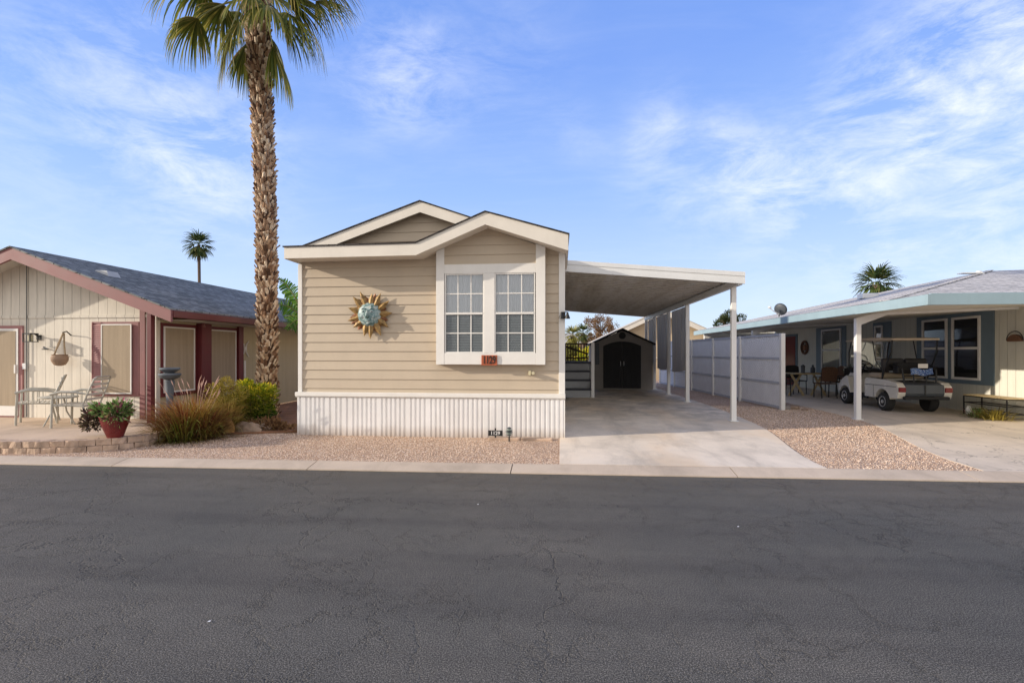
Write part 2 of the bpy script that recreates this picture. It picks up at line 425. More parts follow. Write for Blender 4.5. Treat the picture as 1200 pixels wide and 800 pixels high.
M['blackmetal'] = plain('black_metal', (.02, .02, .02), .4, .2, 8, metal=.3)
M['rubber'] = plain('rubber', (.022, .021, .02), .85, .2, 12, bump=.003)
M['glass'] = mk_glass('window_glass', alpha=.93, ior=1.9, base=.10)
M['glass_dk'] = mk_glass('shaded_window_glass', ior=1.2, base=.02, k=.22)
M['darkroom'] = plain('dark_room', (.012, .013, .015), .95, .2, 2)
M['blind'] = plain('white_blind', (.75, .77, .78), .8, .06, 2)
M['curtain'] = mk_fabric('white_curtain', (.86, .88, .9), 1, .10)
M['insect'] = mk_mesh_screen('insect_screen', (.14, .165, .175), .5)
M['sunscreen'] = mk_fabric('tan_sun_screen', (.42, .34, .245), 1, .13)
M['shade'] = mk_fabric('grey_shade_cloth', (.42, .38, .33), 1, .25, .35)
M['plate'] = plain('rust_orange_plate', (.40, .10, .04), .6, .25, 14)
M['digits'] = plain('dark_digits', (.02, .012, .01), .5, .1, 5)
M['lettering'] = plain('pale_lettering', (.7, .7, .68), .5, .05, 5)
M['shedwall'] = plain('taupe_shed_wall', (.27, .245, .215), .6, .07, 3)
M['wood_dk'] = plain('dark_brown_wood', (.065, .036, .022), .7, .3, 12, dirt=.2)
M['step'] = plain('grey_step_board', (.36, .37, .38), .6, .08, 4)
M['step_dk'] = plain('dark_tread', (.03, .034, .045), .6, .1, 4)
M['rail'] = plain('shade_toned_rail', (.47, .49, .54), .5, .05, 4)  # white fence rails, their shade put into a darker grey
M['lattice'] = plain('white_vinyl_lattice', (.86, .87, .89), .5, .05, 4)
M['boot'] = island('palm_leaf_bases', [(0, (.08, .04, .022)), (.3, (.32, .18, .10)), (.6, (.64, .45, .29)), (.85, (.9, .74, .54)), (1, (.26, .15, .09))], .8, 0, 14)
M['core'] = plain('palm_fibre', (.055, .030, .018), .95, .4, 20, bump=.02)
M['frond'] = island('palm_leaf', [(0, (.06, .085, .015)), (.35, (.14, .17, .025)), (.65, (.28, .27, .05)), (.88, (.48, .39, .11)), (1, (.40, .26, .12))], .5, .38)
M['frond_far'] = island('far_palm_leaf', [(0, (.03, .06, .02)), (.6, (.08, .12, .03)), (1, (.18, .18, .06))], .6, .2)
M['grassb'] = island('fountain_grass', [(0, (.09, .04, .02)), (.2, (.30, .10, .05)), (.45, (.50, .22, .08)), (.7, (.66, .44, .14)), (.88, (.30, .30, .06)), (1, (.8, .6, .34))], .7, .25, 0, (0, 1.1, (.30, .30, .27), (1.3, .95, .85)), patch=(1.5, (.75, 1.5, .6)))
M['plume'] = island('grass_plume', [(0, (.5, .3, .24)), (1, (.75, .55, .45))], .9, .3)
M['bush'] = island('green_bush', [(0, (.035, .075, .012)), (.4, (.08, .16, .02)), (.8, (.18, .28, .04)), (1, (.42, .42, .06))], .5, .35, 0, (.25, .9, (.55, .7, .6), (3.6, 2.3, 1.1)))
M['bush_y'] = island('yellow_bush', [(0, (.12, .10, .02)), (.5, (.38, .30, .05)), (1, (.62, .5, .14))], .6, .3)
M['potleaf'] = island('pot_plant_leaf', [(0, (.04, .07, .02)), (.35, (.14, .24, .06)), (.7, (.38, .50, .18)), (.9, (.22, .05, .07)), (1, (.55, .18, .24))], .5, .3)
M['potleaf_dk'] = island('dark_trailing_leaf', [(0, (.03, .02, .02)), (.5, (.10, .05, .045)), (1, (.14, .13, .05))], .6, .2)
M['tree'] = island('tree_leaf', [(0, (.02, .035, .015)), (.5, (.05, .075, .025)), (1, (.11, .12, .045))], .6, .2)
M['tree_br'] = island('dry_tree_leaf', [(0, (.10, .05, .025)), (.5, (.24, .13, .06)), (1, (.34, .22, .1))], .7, .2)
M['tree_yg'] = island('yellow_green_leaf', [(0, (.09, .10, .02)), (.5, (.22, .22, .05)), (1, (.42, .38, .11))], .6, .25)
M['banana'] = island('banana_leaf', [(0, (.05, .13, .015)), (.5, (.12, .27, .03)), (1, (.24, .42, .06))], .4, .45)
M['bark'] = plain('bark', (.12, .085, .06), .9, .3, 10, bump=.02)
M['rock'] = plain('tan_rock', (.27, .195, .14), .9, .3, 5, bump=.02, bscale=14)
M['rock_or'] = plain('orange_rock', (.42, .23, .08), .9, .25, 5, bump=.02, bscale=14)
M['rock_gr'] = plain('grey_rock', (.24, .21, .19), .9, .25, 5, bump=.02, bscale=14)
M['block'] = plain('tan_split_block', (.47, .34, .245), .9, .28, 7, bump=.02, bscale=26)
M['pot'] = plain('red_glazed_pot', (.15, .018, .017), .25, .25, 8)
M['stone_bath'] = plain('grey_cast_stone', (.11, .125, .14), .8, .2, 9, bump=.005)
M['chair'] = plain('grey_green_metal_chair', (.44, .42, .35), .5, .12, 7)
M['chairstrap'] = plain('white_vinyl_strap', (.60, .57, .49), .5, .08, 7)
M['basket'] = plain('clay_hanging_pot', (.30, .20, .13), .8, .25, 9, bump=.006)
M['rope'] = plain('rope', (.34, .25, .15), .9, .2, 20)
M['cartbody'] = plain('cream_cart_body', (.70, .66, .57), .25, .04, 2)
M['carttop'] = plain('tan_cart_top', (.66, .55, .42), .4, .05, 2)
M['rim'] = plain('silver_rim', (.65, .65, .63), .3, .08, 5, metal=.6)
M['taillight'] = plain('red_taillight', (.20, .01, .01), .2, .1, 5)
M['seatblk'] = plain('dark_vinyl_seat', (.03, .027, .025), .5, .2, 5)
M['seattan'] = plain('tan_vinyl_seat', (.42, .33, .22), .5, .1, 5)
M['wicker'] = plain('brown_wicker', (.15, .075, .04), .8, .4, 40, bump=.01)
M['palewood'] = plain('pale_wood', (.55, .42, .22), .6, .2, 8)
M['reddoor'] = plain('dark_red_door', (.16, .012, .014), .4, .15, 3)
M['golden'] = plain('weathered_gold', (.30, .19, .07), .5, .6, 16, metal=.3, bump=.006, bscale=40)
M['copper'] = plain('copper_brown', (.22, .09, .04), .45, .5, 16, metal=.4, bump=.006, bscale=40)
M['roofvent'] = plain('pale_roof_vent', (.45, .46, .46), .5, .1, 5)
M['dark_grey'] = plain('dark_grey_metal', (.07, .08, .09), .5, .15, 5)
M['solar'] = plain('sage_plastic', (.25, .30, .26), .5, .15, 8)
M['beige_box'] = plain('pale_yellow_box', (.55, .5, .33), .6, .1, 8)
M['bgwall'] = plain('far_cream_wall', (.55, .44, .29), .8, .08, 1)
M['bgroof'] = plain('far_pale_roof', (.52, .48, .41), .8, .1, 1)
M['mauve_shutter'] = plain('mauve_shutter', (.36, .17, .16), .65, .1, 4)

M['petiole'] = plain('palm_petiole', (.16, .17, .05), .5, .25, 5)
def mk_patina():
    m, nt, b = newmat('teal_patina'); t = NT(nt); n = t.noise(t.tex(), 13, 5, .7, .6)
    c = t.ramp(n.outputs[0], [(.3, (.03, .07, .055)), (.45, (.12, .22, .22)), (.56, (.33, .42, .42)), (.7, (.62, .6, .5))])
    t.l.new(c, b.inputs['Base Color']); b.inputs['Roughness'].default_value = .5; t.bump(n.outputs[0], .5, .008, b); return m
M['patina'] = mk_patina()
def mk_towel():
    m, nt, b = newmat('blue_white_cloth'); t = NT(nt); v = t.noise(t.tex(), 22, 2, .5, 1.5)
    c = t.ramp(v.outputs[0], [(.46, (.02, .07, .25)), (.5, (.55, .62, .7)), (.54, (.06, .16, .4))], 'CONSTANT'); t.l.new(c, b.inputs['Base Color']); b.inputs['Roughness'].default_value = .9; return m
M['towel'] = mk_towel()
# ------------------------------------------------------------------ camera, sun, sky
cam = bpy.data.objects.new('camera', bpy.data.cameras.new('camera')); COL.objects.link(cam)
cam.location = (0, 0, HC); cam.rotation_euler = (R(90), 0, PSI)
cam.data.sensor_width = 36; cam.data.lens = 36 * FPX / 1200; cam.data.shift_y = 13 / 1200
cam.data.clip_start = .05; cam.data.clip_end = 3000
SC.camera = cam
SUN = Vector((1.84, .52, -.60)).normalized()
sl = bpy.data.lights.new('sun', 'SUN'); sl.energy = 5.0; sl.angle = R(.6); sl.color = (1.0, .88, .74)
so = bpy.data.objects.new('sun', sl); COL.objects.link(so); so.rotation_euler = SUN.to_track_quat('-Z', 'Y').to_euler()
W = bpy.data.worlds.new('World'); SC.world = W; W.use_nodes = True
wt = NT(W.node_tree); bg = W.node_tree.nodes['Background']
sky = wt.node('ShaderNodeTexSky', sky_type='NISHITA'); sky.sun_disc = False
sky.sun_elevation = R(17.4); sky.sun_rotation = math.atan2(-1.84, -.52) % (2 * math.pi)
sky.air_density = 1.0; sky.dust_density = .6; sky.ozone_density = 2.0; sky.altitude = 300
tc = wt.node('ShaderNodeTexCoord'); sp = wt.node('ShaderNodeSeparateXYZ'); wt.l.new(tc.outputs['Generated'], sp.inputs[0])
# blue gradient in sky units (the Background strength brings it down)
grad = wt.ramp(sp.outputs[2], [(0.0, (6.6, 7.7, 9.1)), (.12, (5.2, 6.7, 9.3)), (.30, (3.2, 5.0, 9.1)), (.50, (2.0, 3.6, 8.6)), (1.0, (1.0, 2.3, 6.6))])
skc = wt.mix(.82, sky.outputs[0], grad)
# high cirrus: direction projected on a plane overhead
den = wt.math('ADD', wt.math('MAXIMUM', sp.outputs[2], 0.0), .13)
cx = wt.math('DIVIDE', sp.outputs[0], den); cy = wt.math('DIVIDE', sp.outputs[1], den)
cmb = wt.node('ShaderNodeCombineXYZ'); wt.l.new(cx, cmb.inputs[0]); wt.l.new(cy, cmb.inputs[1])
mp = wt.node('ShaderNodeMapping'); wt.l.new(cmb.outputs[0], mp.inputs[0]); mp.inputs['Rotation'].default_value = (0, 0, R(24)); mp.inputs['Scale'].default_value = (.7, 1.5, 1); mp.inputs['Location'].default_value = (1.1, 4.2, 0)
n1 = wt.noise(mp.outputs[0], 1.1, 9, .62, .55); n2 = wt.noise(mp.outputs[0], .55, 3, .5, .2)
mp2 = wt.node('ShaderNodeMapping'); wt.l.new(cmb.outputs[0], mp2.inputs[0]); mp2.inputs['Rotation'].default_value = (0, 0, R(-38)); mp2.inputs['Scale'].default_value = (.7, 3.2, 1)
n3 = wt.noise(mp2.outputs[0], 2.2, 8, .7, .8)
cl = wt.math('MULTIPLY', wt.mapr(n1.outputs[0], .50, .80, 0, 1), wt.mapr(n2.outputs[0], .40, .58, 0, 1))
cl = wt.math('ADD', cl, wt.math('MULTIPLY', wt.mapr(n3.outputs[0], .5, .8, 0, .5), wt.mapr(n2.outputs[0], .38, .55, 0.15, 1)), True)
cl = wt.math('MULTIPLY', cl, wt.mapr(sp.outputs[2], .02, .2, .35, .85))
nrm = wt.node('ShaderNodeVectorMath', operation='NORMALIZE'); wt.l.new(tc.outputs['Generated'], nrm.inputs[0])
tot = None
for (cu, cv, rad, amp) in ((1150, 130, 13, .75), (1090, 100, 7, .45), (1190, 200, 8, .4), (800, 185, 7, .38), (850, 215, 6, .38), (790, 160, 4, .25), (120, 150, 12, .42), (240, 170, 9, .35), (455, 100, 6, .6), (678, 160, 3, .15), (940, 210, 5, .35), (560, 60, 9, .2), (1000, 290, 14, .2)):
    a_, b_ = (cu - 600) / FPX, (V0 - cv) / FPX; dv = Vector((a_ * CS - SN, a_ * SN + CS, b_)).normalized()
    dp = wt.node('ShaderNodeVectorMath', operation='DOT_PRODUCT'); wt.l.new(nrm.outputs[0], dp.inputs[0]); dp.inputs[1].default_value = dv
    m0 = wt.mapr(dp.outputs['Value'], math.cos(R(rad * 1.5)), 1, 0, 1); mm = wt.math('MULTIPLY', wt.math('MULTIPLY', m0, m0), amp * 1.25); tot = mm if tot is None else wt.math('ADD', tot, mm)
mpd = wt.node('ShaderNodeMapping'); wt.l.new(nrm.outputs[0], mpd.inputs[0]); mpd.inputs['Rotation'].default_value = (0, R(28), 0); mpd.inputs['Scale'].default_value = (.8, 1, 2.3)
nd = wt.noise(mpd.outputs[0], 7.5, 10, .68, .35); nd2 = wt.noise(nrm.outputs[0], 3.2, 4, .5, .2)
tex_ = wt.math('MULTIPLY', wt.mapr(nd.outputs[0], .40, .68, 0, 1.0), wt.mapr(nd2.outputs[0], .36, .6, .25, 1.0))
cl = wt.math('ADD', wt.math('MULTIPLY', cl, .16), wt.math('MULTIPLY', tot, tex_), True)
cl = wt.math('MULTIPLY', cl, .85)
skf = wt.mix(cl, skc, (8.6, 8.9, 9.4))
# added warm-white haze behind the camera, out of view, to whiten the fill
back_fill = wt.mapr(sp.outputs[1], .1, -.55, 0, .8)
skf = wt.mix(back_fill, skf, (9.6, 8.9, 8.0))
wt.l.new(skf, bg.inputs[0]); bg.inputs[1].default_value = .128
SC.view_settings.view_transform = 'Standard'; SC.view_settings.look = 'None'; SC.view_settings.exposure = 0; SC.view_settings.gamma = 1
SC.render.engine = 'CYCLES'; SC.cycles.max_bounces = 8; SC.cycles.transparent_max_bounces = 24; SC.cycles.use_denoising = True

# ------------------------------------------------------------------ ground
def sst(a, b, x):
    t = min(1, max(0, (x - a) / (b - a))); return t * t * (3 - 2 * t)
def gz(x, y):
    return .055 + .12 * sst(7.0, 12.5, y) * sst(-.6, .6, x)
def kf(x): return 6.45 + .025 * x      # kerb front edge
def kb(x): return 6.76 + .028 * x      # kerb back edge

tag(MB().poly([(-900, -900, -.02), (900, -900, -.02), (900, 900, -.02), (-900, 900, -.02)]).build('ground', M['dirt'], recalc=False), kind='structure')
tag(MB().poly([(-90, -4.6, 0), (90, -.3, 0), (90, kf(90), 0), (-90, kf(-90), 0)]).build('road', M['asphalt'], recalc=False), kind='structure')
mb = MB(); x = -60.0; jo = [-6.2, -3.4, -.65, 2.23, 5.1]
xs = [-6.2 - 2.9 * k for k in range(14, 0, -1)] + jo + [5.1 + 2.9 * k for k in range(1, 14)]
for a, b in zip(xs[:-1], xs[1:]):
    g = .006
    a += g; b -= g
    prof = lambda X: [(X, kf(X), -.01), (X, kf(X) , .012), (X, kf(X) + .05, .024), (X, kb(X) - .03, .062), (X, kb(X), .064), (X, kb(X), -.01)]
    n = 6; pa, pb = prof(a), prof(b)
    mb.add(pa + pb, [tuple(range(n)), tuple(range(2 * n - 1, n - 1, -1))] + [(i, i + n, (i + 1) % n + n, (i + 1) % n) for i in range(n)])
tag(mb.build('kerb', M['kerb']), kind='structure')
tag(MB().poly([(-60, kf(-60) + .02, .004), (60, kf(60) + .02, .004), (60, kb(60) + .02, .004), (-60, kb(-60) + .02, .004)]).build('kerb_joint_bed', M['rubber'], recalc=False), kind='structure')

def grid_sheet(name, xl, xr, y0, y1, nx, ny, zf, mat, skirt=0.0, y0f=None):
    vs = []; fs = []
    for j in range(ny + 1):
        for i in range(nx + 1):
            s = j / ny
            yy = y0 + (y1 - y0) * s
            X = xl(yy) + (xr(yy) - xl(yy)) * i / nx
            if y0f: yy = y0f(X) + (y1 - y0f(X)) * s
            vs.append((X, yy, zf(X, yy)))
    W1 = nx + 1
    for j in range(ny):
        for i in range(nx):
            fs.append((j * W1 + i, j * W1 + i + 1, (j + 1) * W1 + i + 1, (j + 1) * W1 + i))
    if skirt:
        loop = [i for i in range(W1)] + [j * W1 + nx for j in range(1, ny + 1)] + [ny * W1 + i for i in range(nx - 1, -1, -1)] + [j * W1 for j in range(ny - 1, 0, -1)]
        b = len(vs); vs += [(vs[i][0], vs[i][1], vs[i][2] - skirt) for i in loop]; L = len(loop)
        fs += [(loop[k], b + k, b + (k + 1) % L, loop[(k + 1) % L]) for k in range(L)]
    o = mesh_obj(name, vs, fs, mat, None, False, 0, True, False)
    return tag(o, kind='structure')
grid_sheet('gravel_bed', lambda y: -45, lambda y: 45, 6.8, 60, 120, 90, gz, M['gravel'], 0, lambda X: kb(X) + .002)
# the carport driveway, reaching from the kerb to the shed
def dl(y): return -.015 if y < 8.85 else .08
def dr(y): return 3.48 + .42 * sst(6.9, 10.2, y) - .12 * sst(12, 20, y)
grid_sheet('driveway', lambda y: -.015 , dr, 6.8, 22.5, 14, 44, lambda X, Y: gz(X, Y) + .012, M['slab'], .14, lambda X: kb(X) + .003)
def nl(y): return 5.42 + .88 * sst(6.9, 11.2, y)
grid_sheet('neighbour_driveway', nl, lambda y: 20, 6.8, 26, 24, 30, lambda X, Y: gz(X, Y) + .006, M['slab2'], .14, lambda X: kb(X) + .003)

# loose stones over the gravel
def stones(name, n, region, size=(.005, .0105)):
    xs, ys = region(n); m = len(xs)
    zs = np.array([gz(a, b) for a, b in zip(xs, ys)])
    s = np.random.uniform(size[0], size[1], m)
    base = np.array([(1, 0, 0), (-.5, .8, 0), (-.5, -.8, 0), (.35, .2, .85), (-.4, -.1, .6), (.1, .5, .7)], float)
    fc = [(0, 1, 5), (0, 5, 3), (1, 4, 5), (1, 2, 4), (2, 3, 4), (2, 0, 3), (3, 5, 4)]
    ang = np.random.uniform(0, 6.28, m); c, sn = np.cos(ang), np.sin(ang)
    b = base[None] * np.random.uniform(.65, 1.35, (m, 6, 3)) * s[:, None, None]
    vx = b[..., 0] * c[:, None] - b[..., 1] * sn[:, None] + xs[:, None]; vy = b[..., 0] * sn[:, None] + b[..., 1] * c[:, None] + ys[:, None]
    vz = b[..., 2] * .8 + zs[:, None]
    V = np.stack([vx, vy, vz], -1).reshape(-1, 3)
    F = (np.arange(m)[:, None, None] * 6 + np.array(fc)[None]).reshape(-1, 3)
    me = bpy.data.meshes.new(name); me.from_pydata(V.tolist(), [], F.tolist()); me.materials.append(M['pebble'])
    o = bpy.data.objects.new(name, me); COL.objects.link(o)
    return tag(o, kind='stuff')
def reg_front(n):
    x = np.random.uniform(-8.0, -.04, n); y = np.random.uniform(6.5, 8.9, n)
    k = (y > 6.79 + .028 * x) & ((y < 8.78) | (x < -4.9)) & ~((x < -6.75) & (y > 6.85 + (x + 6.75) * -.6))
    return x[k], y[k]
def reg_right(n):
    x = np.random.uniform(3.4, 6.4, n); y = np.random.uniform(6.8, 13.5, n)
    lo = np.array([dr(b) for b in y]); hi = np.array([nl(b) for b in y]); k = (x > lo + .02) & (x < hi - .02) & (y > 6.8 + .028 * x)
    return x[k], y[k]
o = stones('gravel_stones', 26000, reg_front); tag(o, 'loose pink and tan pebbles in front of the beige home', 'gravel')
o = stones('gravel_stones', 26000, reg_right); tag(o, 'loose pink and tan pebbles between the two driveways', 'gravel')
# ------------------------------------------------------------------ polygon clipping (x,z)
def clip(poly, a, b, c):
    """keep a*x+b*z <= c"""
    out = []
    for i in range(len(poly)):
        p, q = poly[i], poly[(i + 1) % len(poly)]
        dp, dq = a * p[0] + b * p[1] - c, a * q[0] + b * q[1] - c
        if dp <= 0: out.append(p)
        if (dp < 0 < dq) or (dq < 0 < dp):
            t = dp / (dp - dq); out.append((p[0] + (q[0] - p[0]) * t, p[1] + (q[1] - p[1]) * t))
    return out
def lap_boards(mb, x0, x1, z0, z1, ztop, y, exposure=.1705, zorig=.922, t0=.004, t1=.019):
    """lap siding clipped under a piecewise linear top: ztop = [(x,z),...]"""
    k = math.floor((z0 - zorig) / exposure)
    while zorig + k * exposure < z1:
        a = zorig + k * exposure; b = a + exposure; k += 1
        for (xa, za), (xb, zb) in zip(ztop[:-1], ztop[1:]):
            l, r = max(xa, x0), min(xb, x1)
            if r - l < 1e-4: continue
            pl = [(l, max(a, z0)), (r, max(a, z0)), (r, min(b, z1)), (l, min(b, z1))]
            if pl[0][1] >= pl[2][1]: continue
            sl_ = (zb - za) / (xb - xa); pl = clip(pl, -sl_, 1, za - sl_ * xa)
            if len(pl) < 3: continue
            fr = [(px, y - (t1 + (t0 - t1) * (pz - a) / exposure), pz) for px, pz in pl]
            bk = [(px, y, pz) for px, pz in pl]; n = len(pl)
            mb.add(fr + bk, [tuple(range(n))] + [(i, (i + 1) % n, (i + 1) % n + n, i + n) for i in range(n)])

# ================================================================== THE BEIGE HOME
YF = 8.8; YO = 8.3
XL = P(351, 400, YF)[0]; XR = .055
home = thing('mobile_home', 'beige lap-sided mobile home with white corrugated skirting and sun face on its front', 'house', (XL, YF, .05))
Fb = P(325, 303, YO); Ft = P(325, 290, YO)
T = [(XL - .01, Ft[1]), P(487, 285, YO), P(568.5, 248.5, YO), P(666, 275, YO)]
B = [(XL - .01, Fb[1]), P(487, 299, YO), P(568.5, 263, YO), P(666, 293.5, YO)]
XE = T[3][0]
# walls (body) behind the siding
zt = [(XL, B[0][1] + .03), (B[1][0], B[1][1] + .03), (B[2][0], B[2][1] + .03), (XR, B[3][1] + .06)]
mb = MB()
mb.xz([(XL + .02, .06), (XR - .02, .06), (XR - .02, B[3][1]), (B[2][0], B[2][1]), (B[1][0], B[1][1]), (XL + .02, B[0][1])], YF + .001, YF + .12)
mb.box(XL + .012, XR - .012, YF + .121, 20.8, .06, 3.2)
mb.build('wall', M['siding'], home)
mb = MB(); lap_boards(mb, XL + .05, XR - .06, .85, 5, zt, YF)
# side lap boards on the carport side
for k in range(15):
    a = .86 + k * .1705
    mb.add([(XR + .02, YF + .06, a), (XR + .02, 20.7, a), (XR + .004, 20.7, a + .17), (XR + .004, YF + .06, a + .17), (XR - .01, YF + .06, a), (XR - .01, 20.7, a), (XR - .01, 20.7, a + .17), (XR - .01, YF + .06, a + .17)], [(0, 1, 2, 3), (0, 4, 5, 1), (3, 2, 6, 7), (0, 3, 7, 4), (1, 5, 6, 2)])
mb.build('siding', M['siding'], home)
# corner boards and belt
for xa, xb in ((XL - .012, XL + .065), (XR - .085, XR + .024)):
    MB().box(xa, xb, YF - .034, YF + .06, .852, 3.34 if xa > -1 else 3.22).build('corner_board', M['white'], home, bevel=.004)
mb = MB().box(XL - .05, XR + .03, YF - .075, YF - .002, .775, .85); mb.box(XL - .05, XR + .03, YF - .05, YF - .002, .755, .774)
mb.build('belt_trim', M['white'], home, bevel=.006)
# corrugated skirting
mb = MB(); x = XL - .02; pts = []; rnd = random.Random(3)
while x < XR + .02:
    w = .036
    pts += [(x, 0), (x + w * .9, 0), (x + w * 1.15, .016), (x + w * 1.9, .016), (x + w * 2.15, 0), ]
    x += w * (2.35 + (1.0 if rnd.random() < .3 else 0))
pts = [p for p in pts if p[0] < XR + .022]; pts.append((XR + .022, 0))
vs = []; fs = []
for px, d in pts: vs += [(px, YF - .045 + d, .03), (px, YF - .045 + d, .765)]
for i in range(len(pts) - 1): fs.append((2 * i, 2 * i + 2, 2 * i + 3, 2 * i + 1))
mb.add(vs, fs); mb.add([(XR + .022, YF - .045, .03), (XR + .022, 20.7, .03), (XR + .022, 20.7, .765), (XR + .022, YF - .045, .765)], [(0, 1, 2, 3)])
mb.add([(XL - .02, YF - .045, .03), (XL - .02, 20.7, .03), (XL - .02, 20.7, .765), (XL - .02, YF - .045, .765)], [(0, 1, 2, 3)])
mb.build('skirting', M['skirt'], home, recalc=False)
# fascia of the front roof: flat left part and gable, one folded board
def fascia(name, top, bot, y0, y1, mat, parent):
    mb = MB()
    for i in range(len(top) - 1):
        mb.xz([top[i], top[i + 1], bot[i + 1], bot[i]], y0, y1)
    return mb.build(name, mat, parent, recalc=True)
fascia('fascia', T, B, YO, YO + .04, M['trim'], home)
# side fascias and soffit
mb = MB(); mb.box(XL - .03, XL + .01, YO + .041, 20.9, Fb[1], Ft[1] - .01)
mb.box(XE - .04, XE, YO + .041, 20.9, B[3][1] + .02, T[3][1] - .012)
mb.build('side_fascia', M['trim'], home)
mb = MB()
for i in range(3):
    a, b = B[i], B[i + 1]
    mb.add([(a[0], YO + .04, a[1] + .02), (b[0], YO + .04, b[1] + .02), (b[0], YF + .1, b[1] + .02), (a[0], YF + .1, a[1] + .02)], [(0, 1, 2, 3)])
mb.add([(XR - .02, YF, B[3][1] + .04), (XE - .01, YF, B[3][1] + .04), (XE - .01, 20.8, B[3][1] + .04), (XR - .02, 20.8, B[3][1] + .04)], [(0, 1, 2, 3)])
mb.build('soffit', M['trim'], home, recalc=False)
# front roof sheets (shingled), 2 cm proud of the fascia
mb = MB(); e = .022
for i in range(3):
    a, b = T[i], T[i + 1]; yb = 9.6
    xa = a[0] - (.02 if i == 0 else 0); xb = b[0] + (.02 if i == 2 else 0)
    mb.prism([(xa, YO - .02, a[1] + .001), (xb, YO - .02, b[1] + .001), (xb, yb, b[1] + .03), (xa, yb, a[1] + .03)], (0, 0, e))
# main roof: ridge in the middle of the home
YM = 8.78; ap = P(492, 236, YM); zL = P(352, 290, YM)[1]; xl0 = P(352, 290, YM)[0]
slope = (ap[1] - zL) / (ap[0] - xl0); xr0 = XE + .01; zR = ap[1] - slope * (xr0 - ap[0])
zR = max(zR, 0)
mb.prism([(xl0 - .1, YM - .02, zL - slope * .1), (ap[0], YM - .02, ap[1]), (ap[0], 20.9, ap[1]), (xl0 - .1, 20.9, zL - slope * .1)], (0, 0, e))
mb.prism([(ap[0], YM - .02, ap[1]), (xr0, YM - .02, zR - .01), (xr0, 20.9, zR - .01), (ap[0], 20.9, ap[1])], (0, 0, e))
mb.build('roof', M['shingle_dk'], home)
d = .19
topR = [(xl0, zL - .004), (ap[0], ap[1] - .004), (T[2][0] + .05, ap[1] - slope * (T[2][0] + .05 - ap[0]) - .004)]
fascia('rear_gable_fascia', topR, [(p[0], p[1] - d) for p in topR], YM, YM + .04, M['trim'], home)
mb = MB(); lap_boards(mb, xl0, T[2][0] + .3, 3.3, 5, [(p[0], p[1] - .03) for p in topR], YM + .22)
mb.build('rear_gable_siding', M['siding'], home)
mb = MB()
for a, b in zip(topR[:-1], topR[1:]):
    mb.add([(a[0], YM + .04, a[1] - .05), (b[0], YM + .04, b[1] - .05), (b[0], YM + .26, b[1] - .05), (a[0], YM + .26, a[1] - .05)], [(0, 1, 2, 3)])
mb.build('rear_soffit', M['trim'], home, recalc=False)

# ---- projecting window bay
YB = 8.64
bx0, bz0 = P(511, 427, YB); bx1 = P(639, 427, YB)[0]
bay = MB()
def soff(x):
    for (xa, za), (xb, zb) in zip(B[:-1], B[1:]):
        if xa <= x <= xb: return za + (zb - za) * (x - xa) / (xb - xa) + .015
    return 3.4
X1, X2 = P(520.5, 0, YB)[0], P(628, 0, YB)[0]
W = [P(521, 0, YB)[0], P(567, 0, YB)[0], P(579.5, 0, YB)[0], P(627, 0, YB)[0]]
ztp, zwt, zwb = P(575, 309, YB)[1], P(575, 320, YB)[1], P(575, 413.5, YB)[1]
bay.box(bx0, bx0 + .012, YB + .03, YF - .01, bz0, soff(bx0)); bay.box(bx1 - .012, bx1, YB + .03, YF - .01, bz0, soff(bx1))
bay.box(bx0, bx1, YB + .03, YF - .01, bz0, bz0 + .015)
bayo = bay.build('window_bay', M['siding'], home)
tr = MB(); tr2 = MB()
tr.xz([(bx0, bz0), (X1, bz0), (X1, soff(X1)), (bx0, soff(bx0))], YB, YB + .03)
tr2.xz([(X2, bz0), (bx1, bz0), (bx1, soff(bx1)), (X2, soff(X2))], YB, YB + .03)
tr.build('bay_trim_board', M['white'], bayo, bevel=.003); tr2.build('bay_trim_board', M['white'], bayo, bevel=.003)
MB().box(X1 + .001, X2 - .001, YB + .002, YB + .03, zwt, ztp).build('head_board', M['white'], bayo, bevel=.003)
MB().box(X1 + .001, X2 - .001, YB + .002, YB + .03, bz0 + .002, zwb).build('sill_board', M['white'], bayo, bevel=.003)
MB().box(W[1], W[2], YB + .002, YB + .03, zwb + .001, zwt - .001).build('mullion_board', M['white'], bayo, bevel=.003)
mb = MB(); lap_boards(mb, X1 - .01, X2 + .01, ztp, 5, [(B[1][0], B[1][1] + .02), (B[2][0], B[2][1] + .02), (XR, B[3][1] + .02)], YB + .028)
mb.build('bay_siding', M['siding'], bayo)
zmid = P(575, 367, YB)[1]
